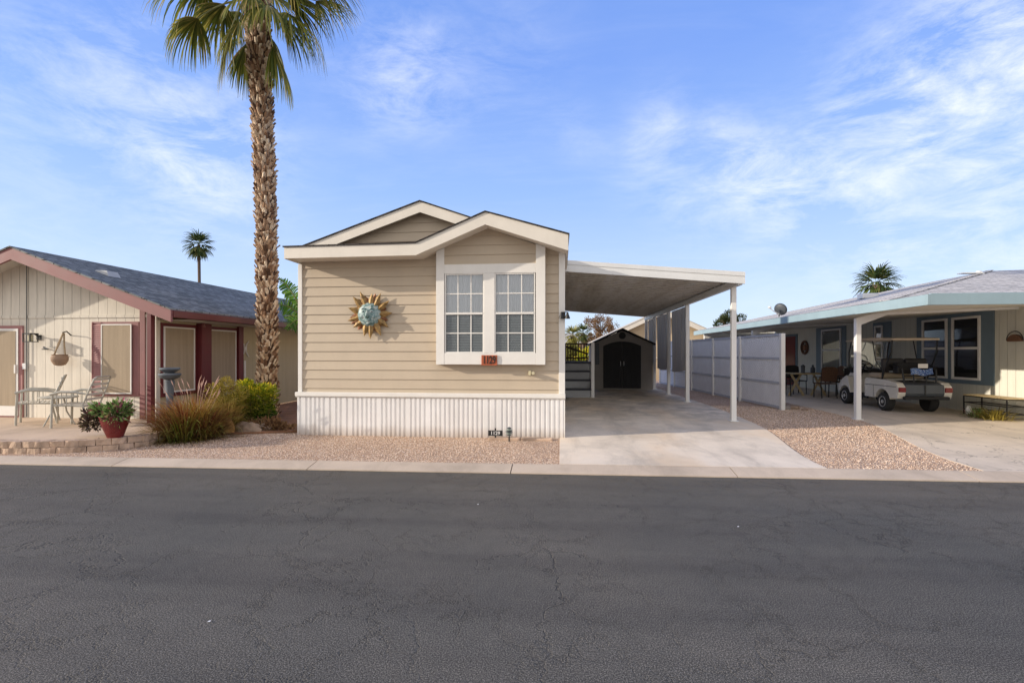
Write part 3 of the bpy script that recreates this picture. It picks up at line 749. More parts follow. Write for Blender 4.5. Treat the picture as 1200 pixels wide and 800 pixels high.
for w0, w1 in ((W[0], W[1]), (W[2], W[3])):
    MB().box(w0, w1, YF - .03, YF - .022, zwb - .02, zwt + .02).build('window_back', M['darkroom'], home)
    # folded curtain behind the upper sash and a slatted blind
    vs = []; fs = []; n = 60
    for i in range(n + 1):
        xx = w0 + (w1 - w0) * i / n; yy = YF - .05 + .012 * math.sin(i * 1.1) + .006 * math.sin(i * .37)
        gap = False
        vs += [(xx, yy + (.0 if not gap else .004), zmid - (.10 if not gap else -.28)), (xx, yy, zwt)]
        if i: fs.append((2 * i - 2, 2 * i, 2 * i + 1, 2 * i - 1))
    mesh_obj('curtain', vs, fs, M['curtain'], home, 'all', 0, False)
    mb = MB(); z = zwb + .01
    while z < zmid + .02:
        mb.add([(w0 + .02, YF - .07, z), (w1 - .02, YF - .07, z), (w1 - .02, YF - .055, z + .022), (w0 + .02, YF - .055, z + .022)], [(0, 1, 2, 3)]); z += .029
    mb.build('blind', M['blind'], home, recalc=False)
    sash = MB(); f = .022
    sash.box(w0, w0 + f, YB + .012, YB + .05, zwb, zwt); sash.box(w1 - f, w1, YB + .012, YB + .05, zwb, zwt)
    sash.box(w0 + f, w1 - f, YB + .012, YB + .05, zwt - f, zwt); sash.box(w0 + f, w1 - f, YB + .012, YB + .05, zwb, zwb + f)
    sash.box(w0 + f, w1 - f, YB + .008, YB + .05, zmid - .018, zmid + .018)
    sash.build('window_frame', M['white'], bayo, bevel=.002)
    mu = MB()
    for i in (1, 2):
        xx = w0 + (w1 - w0) * i / 3; mu.box(xx - .009, xx + .009, YB + .028, YB + .034, zwb + f, zmid - .018); mu.box(xx - .009, xx + .009, YB + .028, YB + .034, zmid + .018, zwt - f)
    for a, b in ((zwb + f, zmid - .018), (zmid + .018, zwt - f)):
        mu.box(w0 + f, w1 - f, YB + .027, YB + .035, (a + b) / 2 - .009, (a + b) / 2 + .009)
    mu.build('muntin', M['white'], bayo)
    MB().add([(w0 + f, YB + .04, zmid), (w1 - f, YB + .04, zmid), (w1 - f, YB + .04, zwt - f), (w0 + f, YB + .04, zwt - f)], [(0, 1, 2, 3)]).build('upper_pane', M['glass'], bayo, recalc=False)
    MB().add([(w0 + f, YB + .046, zwb + f), (w1 - f, YB + .046, zwb + f), (w1 - f, YB + .046, zmid), (w0 + f, YB + .046, zmid)], [(0, 1, 2, 3)]).build('lower_pane', M['glass'], bayo, recalc=False)
    MB().add([(w0 + f, YB + .038, zwb + f), (w1 - f, YB + .038, zwb + f), (w1 - f, YB + .038, zmid - .018), (w0 + f, YB + .038, zmid - .018)], [(0, 1, 2, 3)]).build('insect_screen', M['insect'], bayo, recalc=False)

def text_mesh(name, s, size, loc, mat, parent=None, rot=(R(90), 0, 0), depth=.004, sx=1, bold=.0):
    cu = bpy.data.curves.new(name, 'FONT'); cu.body = s; cu.size = size; cu.extrude = depth; cu.offset = bold; cu.align_x = 'CENTER'; cu.align_y = 'CENTER'
    tmp = bpy.data.objects.new('t', cu); COL.objects.link(tmp)
    bpy.context.view_layer.update()
    me = bpy.data.meshes.new_from_object(tmp.evaluated_get(bpy.context.evaluated_depsgraph_get()))
    bpy.data.objects.remove(tmp); bpy.data.curves.remove(cu)
    w = wloc(parent) if parent else Vector((0, 0, 0))
    me.transform(Matrix.Translation(Vector(loc) - w) @ Matrix.Rotation(rot[2], 4, 'Z') @ Matrix.Rotation(rot[0], 4, 'X') @ Matrix.Diagonal((sx, 1, 1, 1)))
    me.materials.clear(); me.materials.append(mat)
    o = bpy.data.objects.new(name, me); COL.objects.link(o); ROOT[o] = w.copy()
    if parent: o.parent = parent
    return o
# house number plate
px0, pz0 = P(564, 428, YB - .03); px1, pz1 = P(582.5, 416, YB - .03)
plate = thing('number_plate', 'rust orange house number plate reading 1129 under the front window', 'number plate', ((px0 + px1) / 2, YB - .02, pz0))
MB().box(px0, px1, YB - .022, YB - .002, pz0, pz1).build('plate', M['plate'], plate, bevel=.004)
text_mesh('digits', '1129', .19, ((px0 + px1) / 2, YB - .026, (pz0 + pz1) / 2), M['digits'], plate, sx=.62, bold=.003)
# vent / faucet cover on the siding
cx_, cz_ = P(622.5, 437, YF - .08)
vt = thing('wall_spigot', 'small pale yellow hose bib cover on the siding under the window', 'spigot', (cx_, YF - .03, cz_))
mb = MB().box(cx_ - .045, cx_ + .0, YF - .10, YF - .012, cz_ - .04, cz_ + .04); mb.build('cover', M['beige_box'], vt, bevel=.008)
MB().lathe([(.028, -.13), (.03, -.06), (.02, -.012)], (cx_ + .035, YF, cz_), 12, 'y').build('nozzle', M['beige_box'], vt, smooth=True)

# ---- sun face ornament
ox, oz = P(432.5, 368.5, YF - .1)
sunf = thing('sun_ornament', 'weathered metal sun face ornament with teal face and golden rays on beige siding', 'wall ornament', (ox, YF - .02, oz))
rnd = random.Random(5)
for lay, (mat, cnt, ph, r1, wid, yy, nm) in enumerate((('golden', 13, 0, .40, .062, -.075, 'ray'), ('copper', 13, .5, .345, .07, -.05, 'back_ray'))):
    mb = MB()
    for k in range(cnt):
        a = 2 * math.pi * (k + ph) / cnt; rr = r1 * rnd.uniform(.88, 1.06); wv = rnd.uniform(-.05, .05)
        ca, sa = math.cos(a), math.sin(a); tx, tz = -sa, ca
        def q(r, s, y): return (ox + ca * r + tx * s, YF + y, oz + sa * r + tz * s)
        mid = .17 + (rr - .17) * .45
        vs = [q(.14, -wid, yy), q(.14, wid, yy), q(mid, wid * .8 + wv * .5, yy), q(mid, -wid * .8 + wv * .5, yy), q(rr, wv, yy - .01), q(.16, 0, yy - .045), q(mid, wv * .5, yy - .04)]
        mb.add(vs, [(0, 5, 6, 3), (5, 1, 2, 6), (3, 6, 4), (6, 2, 4), (0, 3, 4, 2, 1)])
    mb.build(nm, M[mat], sunf, recalc=False)
mb = MB(); prof = [(.205, -.03), (.205, -.07), (.195, -.10), (.165, -.135), (.12, -.162), (.06, -.18), (.01, -.184)]
mb.lathe(prof, (ox, YF, oz), 32, 'y'); mb.build('face', M['patina'], sunf, smooth='all')
mb = MB(); mb.tube([(ox + .205 * math.cos(a), YF - .075, oz + .205 * math.sin(a)) for a in [2 * math.pi * k / 32 for k in range(33)]], .014, 8); mb.build('face_rim', M['golden'], sunf, smooth='all')
def on(dx, dz): return -.184 + 1.4 * (dx * dx + dz * dz)
mb = MB(); mb.tube([(ox, YF + on(0, .07) - .0, oz + .07), (ox, YF + on(0, .02) - .025, oz + .02), (ox, YF - .22, oz - .03), (ox, YF - .19, oz - .048)], [.014, .02, .03, .02], 10)
for s in (-1, 1): mb.ball((ox + s * .022, YF - .185, oz - .038), .018, .018, .014)
mb.build('nose', M['patina'], sunf, smooth='all')
for s in (-1, 1):
    MB().ball((ox + s * .072, YF + on(.072, .045) + .012, oz + .045), .034, .02, .02).build('eye', M['patina'], sunf, smooth='all')
    MB().ball((ox + s * .072, YF + on(.072, .045) - .004, oz + .045), .012, .008, .012).build('pupil', M['dark_grey'], sunf, smooth='all')
    mb = MB(); mb.tube([(ox + s * (.03 + .09 * t), YF + on(.03 + .09 * t, .085) - .004, oz + .078 + .022 * math.sin(t * 3.1)) for t in (0, .25, .5, .75, 1)], [.006, .011, .011, .009, .004], 8); mb.build('eyebrow', M['patina'], sunf, smooth='all')
    MB().ball((ox + s * .1, YF + on(.1, .035) + .01, oz - .035), .042, .024, .035).build('cheek', M['patina'], sunf, smooth='all')
mb = MB(); mb.tube([(ox + .055 * t, YF + on(.05 * t, .085) - .008, oz - .085 + .012 * t * t) for t in (-1, -.5, 0, .5, 1)], [.005, .011, .013, .011, .005], 8)
mb.tube([(ox + .045 * t, YF + on(.05 * t, .1) - .008, oz - .106 + .014 * t * t) for t in (-1, -.5, 0, .5, 1)], [.005, .012, .015, .012, .005], 8); mb.build('mouth', M['patina'], sunf, smooth='all')
MB().ball((ox, YF + on(0, .14) + .01, oz - .145), .03, .02, .022).build('chin', M['patina'], sunf, smooth='all')

sunf.scale = (1.1, 1, 1.1)
# ---- porch light on the carport side
lx, lz = XR + .03, P(660, 371, YF + .3)[1]
lan = thing('porch_light', 'small dark double-headed flood light at the corner of the beige home', 'lamp', (lx, YF - .05, lz))
MB().box(XR - .05, XR + .03, YF - .075, YF - .036, lz - .06, lz + .06).build('bracket', M['blackmetal'], lan, bevel=.004)
for dx in (-.02, .085):
    MB().lathe([(.016, .05), (.02, .02), (.045, -.05), (.046, -.065)], (XR - .02 + dx, YF - .12, lz + .0), 12).build('lamp_head', M['blackmetal'], lan, smooth=True)
MB().tube([(XR - .02, YF - .06, lz + .03), (XR + .03, YF - .11, lz + .05), (XR + .065, YF - .12, lz + .045)], .01, 6).build('arm', M['blackmetal'], lan)

# ---- stake sign, solar light and paver edge in front of the skirting
sx_, sy_ = -1.2, 8.55
sx_, _ = P(580.5, 509, 8.55)
sg = thing('stake_sign', 'small black stake sign reading 1129 in front of the white skirting', 'sign', (sx_, 8.55, .05))
w2, h0, h1 = .125, P(580, 510.5, 8.55)[1], P(580, 504, 8.55)[1]
MB().box(sx_ - w2, sx_ + w2, 8.54, 8.55, h0, h1).build('sign_face', M['black'], sg, bevel=.003)
text_mesh('lettering', '1129', .085, (sx_, 8.536, (h0 + h1) / 2), M['lettering'], sg, depth=.001, bold=.0015)
MB().box(sx_ - .012, sx_ + .012, 8.552, 8.57, .05, h1 + .035).build('stake', M['black'], sg)
qx = P(597, 510, 8.5)[0]
sw = thing('garden_light', 'small round layered solar garden light staked beside the black sign', 'garden light', (qx, 8.45, .05))
MB().tube([(qx, 8.45, .04), (qx, 8.45, .16)], .012, 8).build('stake', M['black'], sw)
for k, (r, z) in enumerate(((.035, .165), (.055, .195), (.065, .225), (.06, .255), (.04, .285))):
    MB().lathe([(r * .3, z + .018), (r, z + .004), (r, z - .004), (r * .5, z - .008)], (qx, 8.45, 0), 16).build('louvre', M['solar'] if k % 2 else M['dark_grey'], sw, smooth=True)
MB().tube([(qx, 8.45, .15), (qx, 8.45, .29)], .02, 8).build('lamp_core', M['solar'], sw)
pv0 = thing('edging_paver', 'tan edging paver beside the garden light at the foot of the skirting', 'paver', (-.98, 8.6, .05), 'edging pavers by the skirting')
MB().box(-1.25, -.70, 8.52, 8.68, .03, .10).build('paver', M['block'], pv0, bevel=.01)
pv1 = copy_tree(pv0); relabel(pv1, 'tan edging paver nearest the carport driveway at the foot of the skirting', (-.42, 8.58, .05), R(-1.5)); pv1.location = (-.41, 8.6, .05)

# ================================================================== CARPORT
cp = thing('carport', 'white metal carport with ribbed roof beside the beige home', 'carport', (2.0, 15, .15))
CX0 = .085; CX1 = P(873.5, 319, 10.25)[0]; CY0, CY1 = 10.25, 21.4
zl_t = P(664, 304.5, CY0)[1]; zr_t = P(873.5, 318.5, CY0)[1]; fh = .235
def cz(x): return zl_t + (zr_t - zl_t) * (x - CX0) / (CX1 - CX0)
mb = MB(); npan = 37; dy = (CY1 - CY0 - .1) / npan
for k in range(npan):
    y0 = CY0 + .06 + k * dy
    # pan with a raised lip along each joint
    for ya, yb, dz in ((y0, y0 + dy * .86, 0), (y0 + dy * .86, y0 + dy * .93, -.028), (y0 + dy * .93, y0 + dy, 0)):
        mb.add([(CX0, ya, cz(CX0) - .09 + dz), (CX1 - .1, ya, cz(CX1 - .1) - .09 + dz), (CX1 - .1, yb, cz(CX1 - .1) - .09 + dz), (CX0, yb, cz(CX0) - .09 + dz)], [(0, 1, 2, 3)])
    for ya, s in ((y0 + dy * .86, 1), (y0 + dy * .93, 1)):
        mb.add([(CX0, ya, cz(CX0) - .09), (CX1 - .1, ya, cz(CX1 - .1) - .09), (CX1 - .1, ya, cz(CX1 - .1) - .118), (CX0, ya, cz(CX0) - .118)], [(0, 1, 2, 3)])
mb.build('roof_pan', M['pan'], cp, recalc=False)
MB().prism([(CX0, CY0 + .05, cz(CX0) - .05), (CX1 - .04, CY0 + .05, cz(CX1) - .05), (CX1 - .04, CY1, cz(CX1) - .05), (CX0, CY1, cz(CX0) - .05)], (0, 0, .02)).build('roof_top', M['gutter'], cp)
mb = MB()
for (a, b, y0) in ((0, .085, CY0), (.085, .15, CY0 + .012), (.15, .235, CY0 + .004)):
    mb.xz([(CX0, cz(CX0) - a), (CX1, cz(CX1) - a), (CX1, cz(CX1) - b), (CX0, cz(CX0) - b)], y0, CY0 + .05)
mb.build('front_gutter', M['gutter'], cp)
mb = MB(); zz = cz(CX1)
mb.box(CX1 - .05, CX1, CY0 + .051, CY1, zz - .20, zz - .002); mb.build('side_gutter', M['gutter'], cp)
XP = 3.58
MB().box(XP - .045, XP + .045, CY0 + .06, CY1, zz - .25, zz - .122).build('beam', M['gutter'], cp)
for Y in (10.7, 14.45, 16.9, 19.4, 21.2):
    g0 = gz(XP, Y) + .012
    ps = MB().box(XP - .05, XP + .05, Y - .045, Y + .045, g0, zz - .251).build('post', M['post'], cp, bevel=.006)
    MB().box(XP - .085, XP + .085, Y - .08, Y + .08, g0, g0 + .012).build('foot_plate', M['gutter'], ps)
# roll-down shade cloths
def shade(ya, yb, zb, name_l, seed):
    rd = random.Random(seed); vs = []; fs = []; n, m = 36, 14
    z1 = zz - .25
    for j in range(m + 1):
        for i in range(n + 1):
            s = i / n; u = j / m
            bulge = .05 * math.sin(s * math.pi) * u + .012 * math.sin(s * 13 + seed) * (.3 + u) + .005 * math.sin(s * 37 + 3 * u)
            vs.append((XP + .075 + bulge, ya + (yb - ya) * s, z1 + (zb + .05 * math.sin(s * 4 + seed) - z1) * u))
    for j in range(m):
        for i in range(n):
            a = j * (n + 1) + i; fs.append((a, a + 1, a + n + 2, a + n + 1))
    rt = thing('shade_cloth', name_l, 'sun shade', (XP + .07, (ya + yb) / 2, zb), 'shade cloths hanging on the carport')
    mesh_obj('cloth', vs, fs, M['shade'], rt, 'all', 0, False)
    for s in (.35, .62):
        MB().tube([(XP + .05, ya + (yb - ya) * s, z1), (XP + .045, ya + (yb - ya) * s, zb + .35)], .005, 5).build('pull_cord', M['soffit'], rt)
shade(14.55, 16.8, 1.0, 'grey roll-down shade cloth nearest the street, on the carport posts', 1)
shade(17.0, 19.3, 1.0, 'grey roll-down shade cloth between the third and fourth carport posts', 2)
shade(19.5, 21.1, 1.1, 'grey roll-down shade cloth farthest from the street, beside the shed', 3)

# ================================================================== SHED
YS = 19.0
sx0, sx1 = P(694, 456, YS)[0], P(765, 456, YS)[0]; sc_ = (sx0 + sx1) / 2
sb = gz(2, YS) + .012
zap = P(729, 386, YS)[1]; zev = P(765, 403, YS)[1]
shed = thing('garden_shed', 'taupe plastic shed with black double doors at the end of the carport driveway', 'shed', (sc_, YS, sb))
mb = MB(); mb.xz([(sx0, sb), (sx1, sb), (sx1, zev), (sc_, zap - .04), (sx0, zev)], YS, YS + 2.2); mb.build('wall', M['shedwall'], shed)
mb = MB()
for s in (-1, 1):
    xe = sc_ + s * ((sx1 - sx0) / 2 + .09)
    mb.prism([(sc_, YS - .12, zap), (xe, YS - .12, zev - .035), (xe, YS + 2.3, zev - .035), (sc_, YS + 2.3, zap)], (0, 0, .05))
mb.build('roof', M['black'], shed)
dw = (P(751, 456, YS)[0] - P(707, 456, YS)[0]) / 2; dc = (P(751, 456, YS)[0] + P(707, 456, YS)[0]) / 2
zd0, zd1 = sb + .05, P(729, 400, YS)[1]
def arch_z(x): return zd1 - .17 * ((x - dc) / dw) ** 2
for s in (-1, 1):
    n = 8; xs_ = [dc + s * (.006 + (dw - .006) * i / n) for i in range(n + 1)]
    pl = [(xs_[0], zd0), (xs_[-1], zd0)] + [(x, arch_z(x)) for x in reversed(xs_)]
    dr_ = MB().xz(pl, YS - .035, YS - .003).build('door', M['black'], shed)
    mb = MB()
    for i in (2, 4, 6):
        xx = xs_[i]; mb.box(xx - .012, xx + .012, YS - .048, YS - .036, zd0 + .06, arch_z(xx) - .08)
    mb.build('door_rib', M['black'], dr_)
    MB().tube([(dc + s * .06, YS - .04, zd0 + .85), (dc + s * .06, YS - .075, zd0 + .88), (dc + s * .06, YS - .075, zd0 + .98), (dc + s * .06, YS - .04, zd0 + 1.01)], .01, 6).build('handle', M['gutter'], dr_)
n = 12; mb = MB(); o_ = [(dc + (dw + .06) * (-1 + 2 * i / n)) for i in range(n + 1)]
for a, b in zip(o_[:-1], o_[1:]):
    za = arch_z(dc + (a - dc) * dw / (dw + .06)); zb = arch_z(dc + (b - dc) * dw / (dw + .06))
    mb.xz([(a, za + .015), (b, zb + .015), (b, zb + .09), (a, za + .09)], YS - .03, YS - .002)
mb.build('door_arch_trim', M['shedwall'], shed)
MB().lathe([(.11, -.05), (.11, -.02), (.13, -.01), (.13, -.001)], (sc_ + .0, YS, zap - .23), 18, 'y').build('round_vent', M['black'], shed, smooth=True)
vx = P(700, 410, YS)[0]
MB().box(vx - .07, vx + .07, YS - .02, YS - .001, P(700, 427, YS)[1], P(700, 402, YS)[1]).build('wall_plaque', M['dark_grey'], shed)

# ================================================================== STEPS AND DECK
YT = 15.5; g = gz(.6, YT) + .012
tx0, tx1 = .12, P(692, 460, YT)[0]
stp = thing('porch_steps', 'grey wooden steps with dark treads up to a railed deck beside the home', 'steps', (.6, YT, g))
zt_ = P(680, 424, YT + 1.2)[1]
rise = (zt_ - g) / 4
for k in range(4):
    y0 = YT + .3 * k
    MB().box(tx0, tx1, y0, y0 + .03, g + rise * k, g + rise * (k + 1) - .05).build('riser', M['step'], stp)
    MB().box(tx0, tx1 + .02, y0 - .03, y0 + .30, g + rise * (k + 1) - .049, g + rise * (k + 1)).build('tread', M['step_dk'], stp)
MB().box(tx1 + .022, tx1 + .12, YT - .02, YT + .08, g, P(695, 401, YT)[1]).build('newel_post', M['post'], stp, bevel=.004)
MB().prism([(tx1 + .025, YT + .08, g + .02), (tx1 + .025, YT + 1.2, g + .02), (tx1 + .025, YT + 1.2, zt_ - .05), (tx1 + .025, YT + .08, g + rise)], (.05, 0, 0)).build('stringer', M['step'], stp)
MB().box(tx0, tx1 + .1, YT + 1.21, YT + 3.4, zt_ - .12, zt_).build('deck', M['wood_dk'], stp)
rl = MB(); zr_ = P(680, 402, YT + 3.3)[1]
rl.box(tx0, tx1 + .1, YT + 3.25, YT + 3.34, zr_ - .05, zr_); rl.box(tx0, tx1 + .1, YT + 3.28, YT + 3.31, zt_ + .08, zt_ + .14)
rl.bar((tx0, YT + 3.26, zr_ - .1), (tx1 + .1, YT + 3.26, zt_ + .25), .03, .07)
for i in range(9):
    xx = tx0 + .05 + (tx1 - tx0) * i / 8; rl.box(xx - .017, xx + .017, YT + 3.27, YT + 3.3, zt_ + .0, zr_ - .04)
rl.box(tx0, tx0 + .09, YT + 3.2, YT + 3.3, zt_, zr_); rl.build('railing', M['wood_dk'], stp)
# ================================================================== LEFT NEIGHBOUR HOME
YL = 9.25; YLO = 8.72; XS = -8.13
def lp(u, v, Y=YLO): return P(u, v, Y)
lh = thing('neighbour_home', 'cream grooved-panel home with dark red trim and blue-grey shingle roof', 'house', (-11, YL, .2))
apx = lp(12, 290); ev = lp(200, 363)
sl2 = (apx[1] - ev[1]) / (ev[0] - apx[0])
xw0 = 2 * apx[0] - XS
xl_e = 2 * apx[0] - ev[0]
ztop_w = lambda x: apx[1] - sl2 * abs(x - apx[0]) - .08
mb = MB(); mb.xz([(xw0, .12), (XS, .12), (XS, ztop_w(XS)), (apx[0], ztop_w(apx[0])), (xw0, ztop_w(xw0))], YL, YL + .1)
mb.build('front_wall', M['t111'], lh)
MB().box(XS - .1, XS, YL + .101, 22, .1, ztop_w(XS) - .02).build('side_wall', M['creamwall'], lh)
MB().box(xw0, XS - .12, 21.9, 22, .1, ztop_w(XS) - .02).build('back_wall', M['creamwall'], lh)
YR1 = 20.4
mb = MB()
for s in (-1, 1):
    xe = apx[0] + s * (ev[0] - apx[0])
    mb.prism([(apx[0], YLO - .02, apx[1] + .002), (xe, YLO - .02, ev[1] + .002), (xe, YR1, ev[1] + .002), (apx[0], YR1, apx[1] + .002)], (0, 0, .03))
mb.build('roof', M['shingle'], lh)
bd = .23
fascia('rake_fascia', [(xl_e, ev[1]), apx, ev], [(xl_e, ev[1] - bd), (apx[0], apx[1] - bd), (ev[0], ev[1] - bd)], YLO, YLO + .05, M['redtrim'], lh)
MB().box(ev[0] - .02, ev[0] + .03, YLO + .051, YR1, ev[1] - .14, ev[1] - .004).build('gutter', M['gutterred'], lh, bevel=.01)
mb = MB(); zs = ev[1] - .15
mb.add([(XS, YL, zs), (ev[0] - .02, YL, zs), (ev[0] - .02, YR1, zs), (XS, YR1, zs)], [(0, 1, 2, 3)])
for s in (-1, 1):
    xe = apx[0] + s * (ev[0] - apx[0]); mb.add([(apx[0], YLO + .05, apx[1] - .09), (xe, YLO + .05, ev[1] - .09), (xe, YL, ev[1] - .09), (apx[0], YL, apx[1] - .09)], [(0, 1, 2, 3)])
mb.build('soffit', M['soffit'], lh, recalc=False)
zb_ = P(60, 371, YL)[1]
MB().box(xw0, XS - .1, YL - .018, YL - .001, zb_ - .03, zb_ + .03).build('band_board', M['t111'], lh)
# corner board, light and dark
xc0, xc1 = P(165, 0, YL)[0], P(171, 0, YL)[0]
MB().box(xc0, xc1, YL - .03, YL - .002, .2, ztop_w(xc1) - .02).build('corner_board', M['redtrim'], lh)
xp_ = P(176, 400, YL - .45)[0]
MB().box(xp_ - .045, xp_ + .045, YL - .48, YL - .38, .2, ev[1] + sl2 * (ev[0] - xp_) - .24).build('porch_post', M['redpost'], lh, bevel=.006)
# downspout / conduit line
xd = P(33, 400, YL)[0]; MB().tube([(xd, YL - .03, .25), (xd, YL - .03, ztop_w(xd) - .02)], .008, 6).build('conduit', M['dark_grey'], lh)
# door on the far left
d0, d1 = P(-14, 0, YL)[0], P(24, 0, YL)[0]; zd_ = P(10, 385, YL)[1]
df = MB().box(d0 - .03, d1 + .085, YL - .035, YL - .002, .24, zd_ + .06).build('door', M['mauve_shutter'], lh)
MB().box(d0, d1, YL - .05, YL - .036, .27, zd_).build('screen_frame', M['white'], df, bevel=.004)
MB().box(d0 + .05, d1 - .05, YL - .056, YL - .051, .48, zd_ - .05).build('screen', M['sunscreen'], df)
MB().box(d1 - .045, d1 - .015, YL - .09, YL - .051, P(20, 437, YL)[1], P(20, 430, YL)[1] + .05).build('handle', M['white'], df)
# window with shutter
a0, a1 = P(109, 0, YL)[0], P(164, 0, YL)[0]; zt0, zb0 = P(130, 377, YL)[1], P(130, 464, YL)[1]
wf = MB().box(a0, a1, YL - .03, YL - .002, zb0, zt0).build('window', M['redtrim'], lh, bevel=.004)
s0, s1 = P(111, 0, YL)[0], P(120, 0, YL)[0]
mb = MB(); z = zb0 + .05
while z < zt0 - .06:
    mb.add([(s0, YL - .034, z), (s1, YL - .034, z), (s1, YL - .05, z - .012), (s0, YL - .05, z - .012)], [(0, 1, 2, 3)])
    mb.add([(s0, YL - .05, z - .012), (s1, YL - .05, z - .012), (s1, YL - .034, z + .022), (s0, YL - .034, z + .022)], [(0, 1, 2, 3)]); z += .042
mb.box(s0 - .015, s0, YL - .055, YL - .031, zb0 + .02, zt0 - .02); mb.box(s1, s1 + .012, YL - .055, YL - .031, zb0 + .02, zt0 - .02)
mb.build('shutter', M['mauve_shutter'], wf, recalc=False)
w0, w1 = P(121.5, 0, YL)[0], P(157, 0, YL)[0]
def bordered(name, x0, x1, z0, z1, y, parent, t=.022):
    mb = MB(); mb.box(x0, x0 + t, y - .02, y, z0, z1); mb.box(x1 - t, x1, y - .02, y, z0, z1); mb.box(x0 + t, x1 - t, y - .02, y, z1 - t, z1); mb.box(x0 + t, x1 - t, y - .02, y, z0, z0 + t)
    return mb.build(name, M['white'], parent, bevel=.003)
sf = bordered('screen_frame', w0, w1, P(130, 461, YL)[1], P(130, 380, YL)[1], YL - .045, wf)
MB().box(w0 + .02, w1 - .02, YL - .058, YL - .05, P(130, 461, YL)[1] + .02, P(130, 380, YL)[1] - .02).build('sun_screen', M['sunscreen'], wf)
# side wall: screened openings framed in dark red (facing the beige home)
def yx(u): return PX(u, 400, XS)[0]
zt1 = 2.12; zb1 = .75
def sideframe(ya, yb, nm='side_window'):
    f = MB().box(XS + .002, XS + .03, ya, yb, zb1 - .08, zt1 + .07).build(nm, M['redpost'], lh)
    mb = MB(); t = .03; ya += .045; yb -= .07
    mb.box(XS + .031, XS + .05, ya, ya + t, zb1, zt1); mb.box(XS + .031, XS + .05, yb - t, yb, zb1, zt1); mb.box(XS + .031, XS + .05, ya + t, yb - t, zt1 - t, zt1); mb.box(XS + .031, XS + .05, ya + t, yb - t, zb1, zb1 + t)
    mb.build('screen_frame', M['white'], f); MB().box(XS + .031, XS + .04, ya + t, yb - t, zb1 + t, zt1 - t).build('sun_screen', M['sunscreen'], f)
y1_, y2_, y3_, y4_ = YL + .105, yx(229), yx(243), yx(277)
sideframe(y1_, y2_); sideframe(y3_ - .02, y4_)
MB().box(XS + .0, XS + .14, y2_ + .02, y3_ - .04, .2, zs - .01).build('side_post', M['redpost'], lh, bevel=.006)
MB().tube([(XS + .1, y2_ + .1, zs), (XS + .12, y2_ + .1, zs - .1)], .04, 8).build('light_fitting', M['redtrim'], lh)
MB().box(XS + .03, XS + .09, y4_ - .02, y4_ + .16, .2, zs - .01).build('side_post', M['redpost'], lh, bevel=.006)
# white scroll ornament on the cream wall
yo_ = yx(286)
so_ = thing('scroll_ornament', 'white scroll-shaped metal ornament on the cream side wall by the palm', 'wall ornament', (XS + .02, yo_, 1.5))
mb = MB(); z0 = PX(286, 418, XS)[1]; z1 = PX(286, 399, XS)[1]
for s in (-1, 1):
    mb.tube([(XS + .03, yo_ + s * .16, z0), (XS + .03, yo_ + s * .05, (z0 * .75 + z1 * .25)), (XS + .03, yo_ + s * .03, (z0 + z1) / 2), (XS + .03, yo_ + s * .05, (z0 * .25 + z1 * .75)), (XS + .03, yo_ + s * .16, z1)], [.008, .02, .022, .02, .008], 6)
mb.ball((XS + .03, yo_, (z0 + z1) / 2), .02, .05, .05); mb.build('scroll', M['white'], so_)
MB().box(XS + .01, XS + .03, yo_ - .03, yo_ + .03, z0 - .55, z0 - .1).build('stem', M['white'], so_)
# roof vents
def on_roof(x): return apx[1] - sl2 * abs(x - apx[0]) + .03
vx = P(124, 309, 9.6)[0]
vn = thing('roof_vent', 'pale low roof vent on the blue-grey shingle roof near its front', 'roof vent', (vx, 9.6, on_roof(vx)), 'low vents on the blue-grey shingle roof')
MB().add([(vx - .16, 9.5, on_roof(vx - .16)), (vx + .16, 9.5, on_roof(vx + .16)), (vx + .16, 9.8, on_roof(vx + .16)), (vx - .16, 9.8, on_roof(vx - .16)), (vx - .13, 9.52, on_roof(vx) + .08), (vx + .1, 9.52, on_roof(vx) + .06), (vx + .1, 9.78, on_roof(vx) + .06), (vx - .13, 9.78, on_roof(vx) + .08)], [(0, 1, 5, 4), (1, 2, 6, 5), (2, 3, 7, 6), (3, 0, 4, 7), (4, 5, 6, 7)]).build('hood', M['roofvent'], vn)
v2 = copy_tree(vn); relabel(v2, 'pale low roof vent on the blue-grey shingle roof near the tall palm', (vx + .7, 14.0, on_roof(vx + .7)))

# lantern
lx, lz = P(39, 395, YL - .12)
la = thing('wall_lantern', 'dark square wall lantern beside the screen door', 'lantern', (lx, YL - .02, lz))
MB().box(lx - .05, lx + .05, YL - .02, YL - .002, lz - .05, lz + .05).build('back_plate', M['blackmetal'], la)
mb = MB(); mb.box(lx - .09, lx + .09, YL - .26, YL - .09, lz + .06, lz + .08); mb.box(lx - .09, lx + .09, YL - .26, YL - .09, lz - .10, lz - .085)
for sx in (-1, 1):
    for yy in (YL - .25, YL - .10): mb.box(lx + sx * .08 - .008, lx + sx * .08 + .008, yy - .008, yy + .008, lz - .085, lz + .06)
mb.bar((lx, YL - .02, lz + .02), (lx, YL - .1, lz + .07), .02, .02)
mb.build('cage', M['blackmetal'], la); MB().tube([(lx, YL - .175, lz - .085), (lx, YL - .175, lz + .05)], .04, 10).build('glass', M['beige_box'], la)
mx_, mz_ = P(53, 408, YL - .08)
bl = thing('wall_shelf', 'small dark metal bird bracket on the grooved wall between lantern and hanging pot', 'bracket', (mx_, YL - .02, mz_))
MB().tube([(mx_ - .08, YL - .005, mz_), (mx_ - .02, YL - .09, mz_ + .02), (mx_ + .07, YL - .1, mz_ - .01)], [.012, .02, .008], 6).build('arm', M['dark_grey'], bl)
MB().lathe([(.05, 0), (.06, .015), (.04, .02)], (mx_, YL - .08, mz_ - .03), 12).build('dish', M['dark_grey'], bl)
